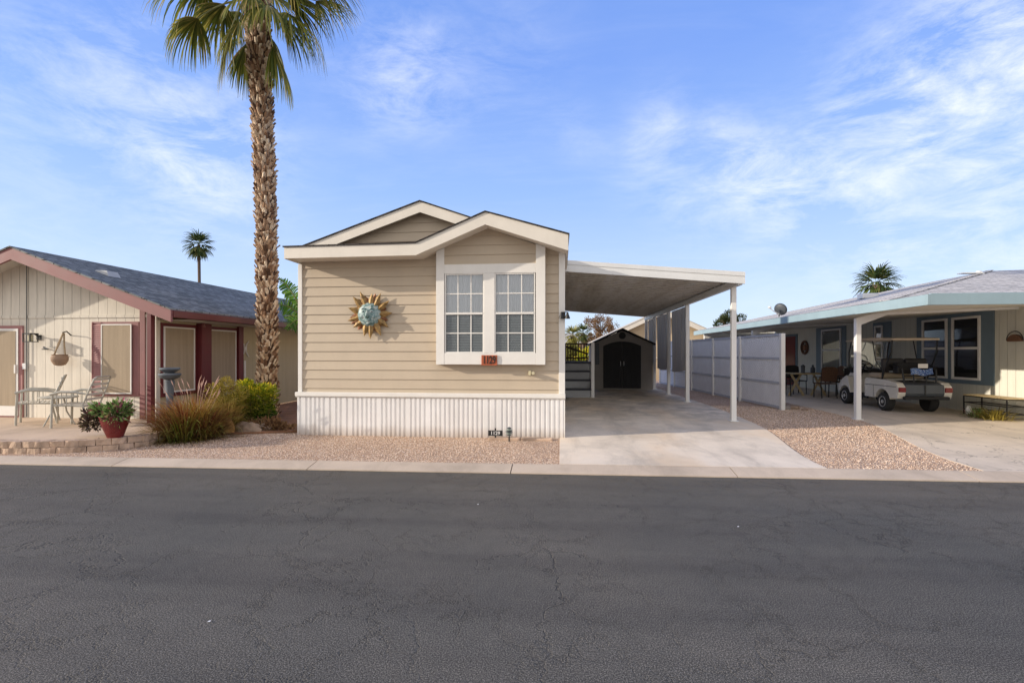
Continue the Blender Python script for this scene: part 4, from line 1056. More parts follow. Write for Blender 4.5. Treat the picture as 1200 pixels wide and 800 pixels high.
# electrical outlet box
qx, qz = P(31, 429, YL)
ob = thing('outlet_box', 'small grey outlet box on the grooved wall below the lantern', 'outlet', (qx, YL, qz)); MB().box(qx - .04, qx + .04, YL - .05, YL - .002, qz - .06, qz + .06).build('cover', M['gutter'], ob, bevel=.006)

# hanging pot
hx, hz = P(70, 421, YL - .22); htop = P(72, 389, YL - .22)[1]
hp = thing('hanging_pot', 'round clay pot in rope hangers on the grooved cream wall', 'hanging pot', (hx, YL - .2, hz))
MB().lathe([(.03, -.13), (.09, -.11), (.135, -.03), (.14, .04), (.12, .085), (.135, .10), (.12, .10), (.10, .05)], (hx, YL - .22, hz), 20).build('pot', M['basket'], hp, smooth=True)
mb = MB()
for s in (-1, 1): mb.tube([(hx + s * .12, YL - .22, hz + .09), (hx + s * .07 + .02, YL - .21, hz + .3), (hx + .02 + s * .012, YL - .16, htop - .02)], .014, 6)
mb.tube([(hx, YL - .34, hz + .09), (hx + .03, YL - .26, hz + .3), (hx + .02, YL - .16, htop)], .012, 6); mb.build('rope', M['rope'], hp)
MB().tube([(hx + .02, YL - .005, htop - .06), (hx + .02, YL - .1, htop + .02), (hx + .02, YL - .18, htop - .01)], .012, 6).build('hook', M['blackmetal'], hp)

# ------------------------------------------------------------------ patio and its block edging
ZP = .235
edge = [(-16, kb(-16) + .02), (-8.6, 6.66), (-7.9, 6.72), (-7.35, 6.86), (-6.95, 7.1), (-6.72, 7.45), (-6.75, 7.9), (-7.1, 8.3)]
mb = MB(); inner = [(-16, 6.75), (-8.6, 6.85), (-7.95, 6.9), (-7.45, 7.02), (-7.12, 7.22), (-6.95, 7.5), (-6.98, 7.85), (-7.2, 8.15), (-7.3, YL + .05), (-16, YL + .05)]
mb.prism([(x, y, ZP) for x, y in inner], (0, 0, -.2)); tag(mb.build('patio', M['patio']), kind='structure')
rw = thing('block_edging', 'two courses of tan split-face blocks edging the raised patio', 'retaining wall', (-8, 6.7, .04))
def path_pt(pts, s):
    for (a, b), (c, d) in zip(pts[:-1], pts[1:]):
        L = math.hypot(c - a, d - b)
        if s <= L: return a + (c - a) * s / L, b + (d - b) * s / L, math.atan2(d - b, c - a)
        s -= L
    return pts[-1][0], pts[-1][1], math.atan2(pts[-1][1] - pts[-2][1], pts[-1][0] - pts[-2][0])
Ltot = sum(math.hypot(c - a, d - b) for (a, b), (c, d) in zip(edge[:-1], edge[1:]))
rd = random.Random(2); mb = MB()
def rot_box(mb, cx, cy, ang, l, w, z0, z1, jit=.006):
    c, s = math.cos(ang), math.sin(ang); vs = []
    for z in (z0, z1):
        for dx, dy in ((-l / 2, 0), (-l / 6, -.012), (l / 6, -.014), (l / 2, 0), (l / 2, w), (-l / 2, w)):
            dx += rd.uniform(-jit, jit); dy += rd.uniform(-jit, jit) * 1.5
            vs.append((cx + dx * c - dy * s, cy + dx * s + dy * c, z + rd.uniform(-jit, jit) * .5))
    mb.add(vs, [(5, 4, 3, 2, 1, 0), (6, 7, 8, 9, 10, 11)] + [(i, (i + 1) % 6, (i + 1) % 6 + 6, i + 6) for i in range(6)])
sL = 3.0
for course in (0, 1):
    s = sL + course * .1
    while s < Ltot - .1:
        l = .2; X, Y, a = path_pt(edge, s + l / 2)
        z0 = .045 + course * .098
        if course == 0 or s < Ltot - .5: rot_box(mb, X, Y + course * .015, a, l - .008, .19, z0, z0 + .093)
        s += l
mb.build('block', M['block'], rw, bevel=0)

# patio chairs ------------------------------------------------------
def make_chair(label, loc):
    r = thing('patio_chair', label, 'chair', loc, 'metal patio chairs on the raised patio')
    x0, y0, z0 = loc
    def q(x, y, z): return (x0 + x, y0 + y, z0 + z)
    for sx in (-1, 1):
        mb = MB(); mb.tube([q(sx * .28, -.26, 0), q(sx * .28, -.25, .38), q(sx * .28, -.24, .60)], .019, 8); mb.build('leg', M['chair'], r, smooth=True)
        mb = MB(); mb.tube([q(sx * .27, .30, 0), q(sx * .27, .22, .40)], .017, 8); mb.build('leg', M['chair'], r, smooth=True)
        ar = MB(); ar.tube([q(sx * .29, -.27, .60), q(sx * .30, -.10, .645), q(sx * .29, .12, .63), q(sx * .27, .26, .60)], [.02, .024, .022, .016], 8)
        for k in range(4): ar.tube([q(sx * .285, -.17 + k * .075, .40), q(sx * .29, -.17 + k * .075, .63)], .008, 6)
        ar.build('armrest', M['chair'], r, smooth=True)
    fr = MB(); fr.tube([q(-.27, -.25, .40), q(.27, -.25, .40), q(.27, .22, .38), q(-.27, .22, .38), q(-.27, -.25, .40)], .017, 8); fr.build('seat_frame', M['chair'], r)
    st = MB()
    for k in range(8): st.box(x0 - .27, x0 + .27, y0 - .235 + k * .058, y0 - .195 + k * .058, z0 + .405 - k * .003, z0 + .415 - k * .003)
    st.build('seat_strap', M['chairstrap'], r)
    bf = MB(); bf.tube([q(-.27, .21, .38), q(-.27, .32, .68), q(-.25, .39, .87), q(-.20, .405, .90), q(.20, .405, .90), q(.25, .39, .87), q(.27, .32, .68), q(.27, .21, .38)], .015, 8); bf.build('back_frame', M['chair'], r, smooth=True)
    bs = MB()
    for k in range(5):
        z = .47 + k * .09; y = .255 + (z - .5) * .34
        bs.box(x0 - .26, x0 + .26, y0 + y - .008, y0 + y + .004, z0 + z, z0 + z + .045)
    bs.build('back_strap', M['chairstrap'], r)
    return r
c1 = make_chair('metal patio chair facing the street in front of the screen door', (0, 0, 0))
c1.location = (-9.98, 8.55, ZP); c1.rotation_euler.z = R(-46)
ROOT[c1] = Vector((0, 0, 0))
c2 = copy_tree(c1); relabel(c2, 'metal patio chair nearest the red flower pot, its white straps tilted back', (-8.85, 8.3, ZP), R(-72))
tb = thing('patio_table', 'low round metal patio table between the metal chairs', 'table', (-9.3, 8.35, ZP))
MB().lathe([(.27, .50), (.285, .51), (.285, .53), (.27, .535), (.02, .53)], (-9.3, 8.35, ZP), 28).build('tabletop', M['chair'], tb, smooth=True)
for k in range(3):
    a = k * 2.09 + .4; MB().tube([(-9.3 + .08 * math.cos(a), 8.35 + .08 * math.sin(a), ZP + .5), (-9.3 + .12 * math.cos(a), 8.35 + .12 * math.sin(a), ZP + .25), (-9.3 + .25 * math.cos(a), 8.35 + .25 * math.sin(a), ZP)], .013, 6).build('leg', M['chair'], tb)

# ------------------------------------------------------------------ foliage helpers
def leaf_mesh(name, pts, dirs, L, Wd, mat, parent=None, fold=.25, jit=.35, droop=0.0):
    """pts (n,3), dirs (n,3) unit-ish; lens-shaped leaves"""
    n = len(pts); d = dirs / (np.linalg.norm(dirs, axis=1, keepdims=True) + 1e-9)
    r = np.random.normal(size=(n, 3)); s = np.cross(d, r); s /= (np.linalg.norm(s, axis=1, keepdims=True) + 1e-9)
    nn = np.cross(s, d)
    ln = L * np.random.uniform(1 - jit, 1 + jit, (n, 1)); w = Wd * np.random.uniform(1 - jit, 1 + jit, (n, 1))
    p0 = pts; p1 = pts + d * ln * .45 + s * w * .5 + nn * w * fold; p2 = pts + d * ln - np.array([[0, 0, 1.]]) * ln * droop; p3 = pts + d * ln * .45 - s * w * .5 + nn * w * fold
    V = np.stack([p0, p1, p2, p3], 1).reshape(-1, 3); b = np.arange(n)[:, None] * 4
    F = (b + np.array([[0, 1, 2, 3]])).tolist()
    w_ = wloc(parent) if parent else Vector((0, 0, 0)); V = V - np.array(w_)[None]
    me = bpy.data.meshes.new(name); me.from_pydata(V.tolist(), [], F); me.materials.append(mat)
    o = bpy.data.objects.new(name, me); COL.objects.link(o); ROOT[o] = w_.copy()
    if parent: o.parent = parent
    return o
def lumps(cent, rad, nl, lr, n, shell=.55):
    """leaf positions on nl lumps spread through an ellipsoid"""
    c = np.array(cent); rad = np.array(rad)
    u = np.random.normal(size=(nl, 3)); u /= np.linalg.norm(u, axis=1, keepdims=True); lc = c + u * rad * np.random.uniform(.25, .85, (nl, 1)) ** .7
    k = np.random.randint(0, nl, n); v = np.random.normal(size=(n, 3)); v /= np.linalg.norm(v, axis=1, keepdims=True)
    lrs = lr * np.random.uniform(.6, 1.25, nl)[k][:, None]
    return lc[k] + v * lrs * np.random.uniform(shell, 1.05, (n, 1)), v * .7 + u[k] * .5 + np.array([[0, 0, .25]])
def strip_mesh(name, strips, mat, parent=None):
    """strips: list of (pts (m,3), side (3,) or (m,3), widths (m,))"""
    vs = []; fs = []
    w_ = np.array(wloc(parent)) if parent else np.zeros(3)
    for pts, side, wd in strips:
        b = len(vs); m = len(pts); side = np.asarray(side)
        if side.ndim == 1: side = np.repeat(side[None], m, 0)
        for i in range(m):
            vs.append(tuple(pts[i] - side[i] * wd[i] / 2 - w_)); vs.append(tuple(pts[i] + side[i] * wd[i] / 2 - w_))
        fs += [(b + 2 * i, b + 2 * i + 2, b + 2 * i + 3, b + 2 * i + 1) for i in range(m - 1)]
    me = bpy.data.meshes.new(name); me.from_pydata(vs, [], fs); me.materials.append(mat)
    o = bpy.data.objects.new(name, me); COL.objects.link(o); ROOT[o] = Vector(w_)
    if parent: o.parent = parent
    return o
def grass_clump(parent, cx, cy, z0, n, Lr, spread, mat, name='blade', bias=(0, 0), wd=.010, lean=(0, 0)):
    st = []
    for i in range(n):
        a = random.uniform(0, 2 * math.pi); r0 = abs(random.gauss(0, .13)); L = random.uniform(*Lr)
        tilt = min(1.35, abs(random.gauss(.0, spread)) + .08)
        dx, dy = math.cos(a) + bias[0] + lean[0], math.sin(a) + bias[1] + lean[1]; q = math.hypot(dx, dy) + 1e-6; dx /= q; dy /= q
        p = np.array([cx + math.cos(a) * r0, cy + math.sin(a) * r0, z0]); pts = [p.copy()]; th = tilt
        for k in range(5):
            p = p + np.array([dx * math.sin(th), dy * math.sin(th), math.cos(th)]) * L / 5; th += random.uniform(.08, .38) * (k + 1) * .42
            if p[2] < z0 + .02: p[2] = z0 + .02
            pts.append(p.copy())
        sd = np.array([-dy, dx, random.uniform(-.4, .4)]); sd /= np.linalg.norm(sd)
        st.append((np.array(pts), sd, [wd * .7, wd, wd * .9, wd * .7, wd * .45, wd * .1]))
    return strip_mesh(name, st, mat, parent)

# fountain grass in front of the left home
gx, gy = G(218, 515, .06)
fg = thing('fountain_grass', 'large rust and gold fountain grass clump in the gravel in front of the dark red posts', 'grass clump', (gx, gy, .05))
for dx, dy, n, Lr in ((-.24, .15, 1000, (.4, .86)), (0, 0, 1300, (.45, .93)), (.20, .16, 900, (.4, .84)), (-.08, .4, 800, (.5, 1.0))):
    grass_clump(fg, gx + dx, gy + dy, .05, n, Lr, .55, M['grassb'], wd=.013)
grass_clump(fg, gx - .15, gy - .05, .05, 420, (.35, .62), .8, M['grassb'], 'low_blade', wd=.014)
st = []
for i in range(20):
    a = random.uniform(0, 6.28); r = random.uniform(.1, .75); bx_, by_ = gx + math.cos(a) * r * .95, gy + .2 + math.sin(a) * r * .5; h = random.uniform(.85, 1.12) - r * .25
    L = random.uniform(.12, .22); tl = np.array([math.cos(a) * .6, math.sin(a) * .5, 1]); tl /= np.linalg.norm(tl)
    p0 = np.array([bx_, by_, h]); stem = np.array([gx + math.cos(a) * r * .3, gy + .2, .1])
    st.append((np.array([stem, (stem + p0) / 2 + np.array([0, 0, .06]), p0]), np.array([1., 0, 0]), [.004, .004, .004]))
    for s in (np.array([1., 0, 0]), np.array([0, 1., 0])): st.append((np.array([p0, p0 + tl * L * .5, p0 + tl * L]), s, [.006, .022, .003]))
strip_mesh('plume', st, M['plume'], fg)
# yellow twiggy bush and green bush
bx_, by_ = P(265, 500, 9.1)[0], 9.1
yb = thing('yellow_shrub', 'yellow-gold feathery shrub between the fountain grass and the green bush', 'shrub', (bx_, by_, .05))
grass_clump(yb, bx_, by_, .05, 900, (.6, 1.08), .40, M['bush_y'], 'twig', wd=.009)
p, d = lumps((bx_, by_, .78), (.42, .32, .30), 26, .11, 2600); leaf_mesh('foliage', p, d, .05, .018, M['bush_y'], yb)
bx_, by_ = P(294, 492, 9.6)[0], 9.6
gb = thing('green_shrub', 'dense rounded green shrub with yellow-green top at the foot of the tall palm', 'shrub', (bx_, by_, .05))
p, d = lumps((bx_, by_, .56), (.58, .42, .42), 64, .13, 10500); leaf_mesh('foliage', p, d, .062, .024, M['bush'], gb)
mb = MB()
for k in range(16):
    a = k * 2.4; mb.tube([(bx_ + .05 * math.cos(a), by_ + .05 * math.sin(a), .03), (bx_ + .2 * math.cos(a), by_ + .16 * math.sin(a), .35), (bx_ + .35 * math.cos(a), by_ + .28 * math.sin(a), .7)], [.012, .009, .004], 5)
mb.build('stem', M['bark'], gb)
# rocks
def rock(name, label, x, y, z, rx, ry, rz, mat, seed, group=None):
    rt = thing(name, label, 'rock', (x, y, z), group)
    rr = random.Random(seed); bm = bmesh.new(); bmesh.ops.create_icosphere(bm, subdivisions=3, radius=1)
    import mathutils.noise as mn
    for v in bm.verts:
        o = Vector((seed * 7.1, seed * 3.3, 0)); k = 1 + .35 * mn.noise(v.co * 1.3 + o) + .14 * mn.noise(v.co * 3.5 + o) + .05 * mn.noise(v.co * 9 + o)
        v.co = v.co * k
        v.co = Vector((v.co.x * rx, v.co.y * ry, max(v.co.z, -.4) * rz))
    me = bpy.data.meshes.new('stone'); bm.to_mesh(me); bm.free(); me.materials.append(mat)
    ob = bpy.data.objects.new('stone', me); COL.objects.link(ob); ob.parent = rt; ROOT[ob] = Vector((x, y, z)); return rt
x, y = P(262, 508, 8.65)[0], 8.65; rock('boulder', 'tall orange-tan boulder between the fountain grass and the green shrub', x, y + .05, .1, .17, .14, .26, M['rock_or'], 1)
x, y = P(287, 503, 8.8)[0], 8.8; rock('boulder', 'wide tan boulder in front of the green shrub', x, y + .08, .08, .28, .15, .18, M['rock'], 2)
x, y = P(307, 494, 9.0)[0], 9.0; rock('boulder', 'low tan rock right beside the base of the tall palm', x, y + .1, .08, .16, .13, .12, M['rock'], 3)
x, y = G(180, 500, .06); rock('boulder', 'pale tan rock at the corner of the raised patio', x, y, .12, .13, .12, .11, M['rock'], 4)
x, y = G(205, 503, .06); rock('boulder', 'grey rock half hidden under the fountain grass', x - .2, y + .3, .1, .14, .12, .1, M['rock_gr'], 5)
x, y = G(930, 480, .15); rock('boulder', 'larger tan rock near the end of the white lattice fence', x, y, gz(x, y) + .02, .13, .10, .07, M['rock'], 6)
x, y = G(918, 480, .15); rock('boulder', 'grey rock against the end post of the white lattice fence', x - .01, y - .12, gz(x, y) + .03, .11, .10, .08, M['rock_gr'], 7)
x, y = G(943, 482, .15); rock('boulder', 'smallest pale rock near the end of the white lattice fence', x, y, gz(x, y) + .01, .08, .06, .045, M['rock'], 8)
# bird bath
bx_, by_ = P(199, 460, 8.55)[0], 8.55
bb = thing('bird_bath', 'grey cast stone bird bath with a double bowl behind the fountain grass', 'bird bath', (bx_, by_, .15))
z1, z2 = P(199, 431, 8.55)[1], P(199, 440, 8.55)[1]
MB().lathe([(.13, .06), (.14, .2), (.07, .28), (.055, .7), (.08, z2 - .1), (.06, z2 - .08)], (bx_, by_, 0), 18).build('pedestal', M['stone_bath'], bb, smooth=True)
MB().lathe([(.06, z2 - .08), (.16, z2 - .03), (.185, z2 + .02), (.175, z2 + .04), (.08, z2 + .05)], (bx_, by_, 0), 24).build('lower_bowl', M['stone_bath'], bb, smooth=True)
MB().lathe([(.07, z2 + .05), (.15, z1 - .04), (.17, z1 - .02), (.16, z1 + .005), (.13, z1 - .02), (.02, z1 - .03)], (bx_, by_, 0), 24).build('upper_bowl', M['stone_bath'], bb, smooth=True)
# red pot with trailing plant
x, y = -7.05, 7.22
PK = .82
rp = thing('flower_pot', 'glazed red scalloped pot with a green trailing plant on the patio edge', 'flower pot', (x, y, ZP))
mb = MB(); n = 28; prof = [(r * PK, h) for r, h in [(.13, 0), (.15, .05), (.20, .20), (.235, .30), (.245, .33), (.215, .32), (.17, .2)]]
vs = []; fs = []
for i, (r, h) in enumerate(prof):
    for k in range(n):
        a = 2 * math.pi * k / n; sc_l = (1 + .09 * math.sin(a * 5)) if i >= 2 else 1
        hh = h + (.035 * math.sin(a * 5) if i >= 3 and i < 6 else 0); vs.append((x + r * sc_l * math.cos(a), y + r * sc_l * math.sin(a), ZP + hh))
for i in range(len(prof) - 1):
    for k in range(n): fs.append((i * n + k, i * n + (k + 1) % n, (i + 1) * n + (k + 1) % n, (i + 1) * n + k))
mb.add(vs, fs); mb.build('pot', M['pot'], rp, smooth='all')
MB().lathe([(.15, .24), (.01, .25)], (x, y, ZP), 16).build('soil', M['bark'], rp)
p, dd = lumps((x - .02, y, ZP + .40), (.36, .26, .13), 30, .09, 1500); leaf_mesh('foliage', p, dd, .07, .032, M['potleaf'], rp)
p, dd = lumps((x - .36, y - .02, ZP + .26), (.22, .18, .2), 24, .07, 900); leaf_mesh('trailing_foliage', p, dd, .06, .03, M['potleaf_dk'], rp)
# low ground litter by the palm
p, dd = lumps((-5.6, 9.15, .12), (.75, .3, .1), 26, .08, 900); 
lt = leaf_mesh('dry_leaf_litter', p, dd, .09, .03, M['tree_br']); tag(lt, 'dry brown leaf litter on the ground by the palm base', 'leaf litter', kind='stuff')
tag(MB().prism([(-7.9, 8.9, .062), (-6.4, 8.5, .062), (-5.0, 9.0, .062), (-5.0, 16, .062), (-8.1, 16, .062)], (0, 0, .03)).build('planting_bed', plain('terracotta_soil', (.26, .13, .07), .95, .3, 3, bump=.02)), kind='structure')

# ================================================================== TALL PALM
def bez(p0, p1, p2, n=8):
    return [p0 * (1 - t) ** 2 + p1 * 2 * t * (1 - t) + p2 * t * t for t in [i / n for i in range(n + 1)]]
def fan_strips(hub, tdir, L, nseg, half, drop, wd, m=6, foldk=.35):
    tdir = tdir / np.linalg.norm(tdir); up = np.array([0, 0, 1.])
    lat = np.cross(tdir, up)
    if np.linalg.norm(lat) < .15: lat = np.array([1., 0, 0])
    lat /= np.linalg.norm(lat); nrm = np.cross(lat, tdir); out = []
    for i in range(nseg):
        ph = half * (-1 + 2 * (i + .5) / nseg) + random.uniform(-.02, .02)
        d = tdir * math.cos(ph) + lat * math.sin(ph) - nrm * foldk * abs(math.sin(ph)) + nrm * .0
        d /= np.linalg.norm(d); LL = L * (1 - .3 * abs(ph / half) ** 2) * random.uniform(.88, 1.1); dr2 = drop * random.uniform(.75, 1.3)
        pts = []; p = hub.copy(); dd = d.copy()
        for k in range(m):
            pts.append(p.copy()); g = dr2 * (k / m) ** 1.5 * 2.2 / m * 2.5
            dd = dd + np.array([random.uniform(-.03, .03), random.uniform(-.03, .03), -g]); dd /= np.linalg.norm(dd); p = p + dd * LL / m
        pts.append(p); sd = np.cross(d, nrm); sd = sd / (np.linalg.norm(sd) + 1e-9) + nrm * random.uniform(-.35, .35)
        w = [wd * .25, wd * .8, wd, wd * .9, wd * .6, wd * .35, wd * .1][:m + 1]
        out.append((np.array(pts), sd, w))
    return out
tpx, tpy = P(313, 440, 10.6)[0], 10.6
TZ = 9.6
pal = thing('fan_palm', 'tall fan palm with rough brown trunk beside the beige home, its crown leaving the frame', 'palm tree', (tpx, tpy, .06))
def trunk_c(z):
    s = z / TZ
    return (tpx + .0 + .10 * math.sin(s * 2.6) - .30 * s, tpy + .04 * math.sin(s * 4), z)
def trunk_r(z): return .172 + .07 * math.exp(-z / .35) + .022 * (z / TZ) + (.035 * sst(7.2, 8.3, z))
mb = MB(); zs_ = [i * TZ / 40 for i in range(41)]; mb.tube([trunk_c(z) for z in zs_], [trunk_r(z) for z in zs_], 16)
mb.build('trunk', M['core'], pal, smooth='all')
V = []; F = []; rd = random.Random(11); nb = 2300
for k in range(nb):
    z = .08 + (TZ - .1) * k / nb + rd.uniform(-.02, .02); a = k * 2.399963 + rd.uniform(-.18, .18)
    c = trunk_c(z); r = trunk_r(z) + .002; L = rd.uniform(.09, .17); w = rd.uniform(.05, .085); tilt = rd.uniform(.15, .62) + (.25 if rd.random() < .12 else 0)
    er = Vector((math.cos(a), math.sin(a), 0)); et = Vector((-math.sin(a), math.cos(a), 0)); dv = (Vector((0, 0, 1)) * math.cos(tilt) + er * math.sin(tilt)); nv = er * math.cos(tilt) - Vector((0, 0, 1)) * math.sin(tilt)
    dv = (dv + et * rd.uniform(-.28, .28)).normalized()
    p = Vector(c) + er * (r - .018); th = rd.uniform(.016, .03); b = len(V)
    q = [p - et * w * .6, p + et * w * .6, p + et * w * .42 + dv * L, p - et * w * .36 + dv * L * rd.uniform(.85, 1.1), p + nv * th, p + nv * th * 1.25 + dv * L * .95]
    V += [tuple(x) for x in q]; F += [(b, b + 4, b + 5, b + 3), (b + 4, b + 1, b + 2, b + 5), (b + 3, b + 5, b + 2), (b, b + 3, b + 2, b + 1), (b, b + 1, b + 4)]
mesh_obj('leaf_base', V, F, M['boot'], pal, False, 0, False, False)
# one dead stub sticking out of the trunk
c = trunk_c(P(322, 188, 10.6)[1]); MB().tube([(c[0] + .15, c[1], c[2]), (c[0] + .36, c[1] - .03, c[2] + .02)], [.022, .012], 6).build('dead_stub', M['boot'], pal)
crown = np.array([*trunk_c(TZ)[:2], TZ])
def frond(target, rise, L, nseg, half, drop, wd=.034, foldk=.35, tip=None, start=None):
    """target: hub position"""
    c0 = crown + np.array([random.uniform(-.1, .1), random.uniform(-.1, .1), random.uniform(-.15, .25)])
    hub = np.array(target); mid = (c0 + hub) / 2 + np.array([0, 0, rise]); pts = bez(c0, mid, hub, 9)
    t = pts[-1] - pts[-3] if tip is None else np.array(tip)
    mbp = MB(); mbp.tube([tuple(x) for x in pts], [.024 - .0013 * i for i in range(10)], 6); pet = mbp.build('petiole', M['frond_far'] if False else M['petiole'], pal)
    ob = strip_mesh('frond', fan_strips(hub, t, L, nseg, half, drop, wd, 6, foldk), M['frond'], pal)

def hubat(u, v, Y): x, z = P(u, v, Y); return (x, Y, z)
random.seed(21)
F_ = [  # hub pixel, depth, rise, length, half angle, drop, tip
    ((338, 16), 9.3, .35, 1.3, 1.1, 1.5, (.9, -.1, -.6)),
    ((320, 55), 9.2, .25, 1.15, .55, 1.0, (.45, -.1, -1)),
    ((336, -2), 9.6, .25, 1.2, 1.3, 1.4, (1, .2, -.1)),
    ((232, 22), 9.2, .25, 1.0, 1.3, 1.7, (-.9, 0, -.4)),
    ((268, 42), 9.3, .15, 1.05, .65, .8, (-.15, -.2, -1)),
    ((280, 25), 8.9, .1, 1.0, .8, .9, (-.3, -.5, -.9)),
    ((240, -18), 9.5, .4, 1.35, 1.3, 1.4, (-1, 0, .0)),
    ((294, -6), 8.8, .1, .9, 1.0, .9, (.1, -.8, -.6)),
    ((314, 6), 8.9, .15, 1.0, 1.0, 1.1, (.4, -.7, -.6)),
    ((262, 5), 9.7, .2, 1.1, 1.3, 1.2, (-.8, .3, -.4)),
    ((330, 20), 9.9, .2, 1.1, 1.1, 1.1, (.7, .4, -.5)),
    ((362, -28), 9.7, .35, 1.25, 1.3, 1.2, (1, .1, .1)),
    ((288, 52), 9.9, .1, .95, .7, .7, (-.2, .4, -1)),
    ((318, 45), 10.0, .1, .9, .6, .7, (.25, .4, -1)),
]
for (uv, Y, rise, L, half, drop, tip) in F_:
    frond(hubat(*uv, Y * 1.11), rise, L * 1.22, 54, half, drop, wd=.042, tip=tip)
for k in range(16):
    a = k * 2.4; el = .15 + .075 * k; r = 1.5 * math.cos(min(el, 1.4)); h = 1.5 * math.sin(min(el, 1.4)) + .1
    frond(crown + np.array([math.cos(a) * r, math.sin(a) * r, h]), .25, 1.2, 34, 1.35, .8)
# shag of cut fibres below the crown
st = []
for k in range(500):
    a = random.uniform(0, 6.28); z = TZ - random.uniform(-.2, .35); p0 = np.array([crown[0] + .2 * math.cos(a), crown[1] + .2 * math.sin(a), z]); L = random.uniform(.15, .45)
    st.append((np.array([p0, p0 + np.array([math.cos(a) * .08, math.sin(a) * .08, -L * .4]), p0 + np.array([math.cos(a) * .10, math.sin(a) * .10, -L])]), np.array([-math.sin(a), math.cos(a), 0]), [.02, .016, .004]))
strip_mesh('crown_fibre', st, M['boot'], pal)

# ---- distant palms
def far_palm(label, x, y, z0, ztop, cr, tr, nf=34, trunk=True, mat='frond_far', wd=.07):
    rt = thing('fan_palm', label, 'palm tree', (x, y, z0))
    MB().tube([(x, y, z0), (x + .1, y, (z0 + ztop) / 2), (x, y, ztop)], [tr * 1.2, tr, tr], 10).build('trunk', M['bark'], rt, smooth='all')
    st = []; c0 = np.array([x, y, ztop])
    for k in range(nf):
        a = k * 2.399; el = -1.15 + 2.5 * ((k + .5) / nf); d = np.array([math.cos(a) * math.cos(el), math.sin(a) * math.cos(el), math.sin(el)])
        hub = c0 + d * cr * .34
        st.append((np.array([c0, hub]), np.cross(d, [0, 0, 1.]), [.03 * cr, .02 * cr]))
        st += fan_strips(hub, d + np.array([0, 0, -.1]), cr * .78, 12, .8, .5, wd * cr * .8, 5, .3)
    strip_mesh('crown', st, M[mat], rt); return rt
x, z = P(233, 287, 52); far_palm('small distant fan palm on a thin trunk rising behind the blue-grey shingle roof', x, 52, 0, z, 1.75, .16)
x, z = P(1028, 333, 34); far_palm('fan palm crown showing over the pale grey shingle roof', x, 34, 0, z, 1.45, .22, 40)
x, z = P(671, 393, 33); far_palm('yellow-green fan palm behind the deck railing', x, 33, 0, z, .75, .14, 30, True, 'tree_yg')
x, z = P(683, 390, 35); far_palm('darker small fan palm behind the deck railing', x, 35, 0, z, .75, .14, 30)
# banana plant between the homes
bxn, byn = P(356, 400, 12.2)[0], 12.2
bn = thing('banana_plant', 'banana plant with broad bright green leaves between the two homes', 'plant', (bxn, byn, .06))
MB().tube([(bxn, byn, .05), (bxn + .05, byn, 1.3), (bxn + .1, byn, 2.2)], [.11, .09, .06], 10).build('stem', M['petiole'], bn, smooth='all')
for (lu, lv, lY, ri) in ((327, 326, 12.0, .35), (325, 357, 11.9, .3), (336, 386, 11.9, .35), (331, 342, 12.5, .3), (333, 372, 12.3, .25), (362, 300, 12.6, .2), (385, 345, 12.4, .3)):
    lx_, lz_ = P(lu, lv, lY); p0 = np.array([bxn + .1, byn, 2.3]); p2 = np.array([lx_, lY, lz_]); p1 = (p0 + p2) / 2 + np.array([0, 0, ri]); pts = bez(p0, p1, p2, 30); vs = []; fs = []
    for i in range(9, 30):
        s = (i - 9) / 21; t = pts[i + 1] - pts[i]; t /= np.linalg.norm(t); lat = np.cross(t, [0.1, 1., .35]); lat /= np.linalg.norm(lat) + 1e-9
        w = .26 * math.sin(min(1, s * 1.05 + .1) * math.pi * .9 + .12)
        for sd_ in (-1, 1):
            if random.random() < .08: continue
            ww = w * random.uniform(.72, 1.05); q0 = pts[i]; q1 = pts[i + 1] - t * np.linalg.norm(pts[i + 1] - pts[i]) * (.0 if random.random() < .6 else .2); dr_ = np.array([0, random.uniform(-.06, .06), -ww * random.uniform(.05, .3)])
            tip_ = sd_ * lat * ww + t * ww * .35 + dr_; b_ = len(vs)
            vs += [tuple(q0), tuple(q1), tuple(q1 + tip_ * .6 - dr_ * .3), tuple(q0 + tip_ * .6 - dr_ * .3), tuple(q1 + tip_ * .97), tuple(q0 + tip_ * 1.0)]
            fs += [(b_, b_ + 1, b_ + 2, b_ + 3), (b_ + 3, b_ + 2, b_ + 4, b_ + 5)]
    MB().tube([tuple(q) for q in pts[::3]], [.025 - .0018 * k for k in range(11)], 6).build('midrib', M['petiole'], bn)
    mesh_obj('leaf', vs, fs, M['banana'], bn, 'all', 0, False, False)
# ================================================================== WHITE LATTICE FENCE
fe = thing('lattice_fence', 'white vinyl lattice fence on square posts between the two driveways', 'fence', (5.1, 15.8, .17))
FP = [(5.40, 12.7), (5.40 - .0887 * 2.24, 14.94), (5.40 - .0887 * 4.2, 16.9), (5.40 - .0887 * 6.2, 18.9), (5.40 - .0887 * 8.2, 20.9), (5.40 - .0887 * 10.2, 22.9)]
ZF0, ZF1 = .20, 2.02
fdir = Vector((FP[1][0] - FP[0][0], FP[1][1] - FP[0][1], 0)).normalized(); fn = Vector((fdir.y, -fdir.x, 0))
for i, (x, y) in enumerate(FP):
    mb = MB(); mb.bar((x, y, gz(x, y) - .02), (x, y, ZF1 + .03), .10, .10, fdir); p_ = mb.build('post', M['post'], fe, bevel=.006)
def clipseg(c, slope, L, H):
    # line v = c + slope*u within [0,L]x[0,H]
    us = sorted([(0 - c) / slope, (H - c) / slope]); a, b = max(0, us[0]), min(L, us[1])
    return None if b - a < .03 else ((a, c + slope * a), (b, c + slope * b))
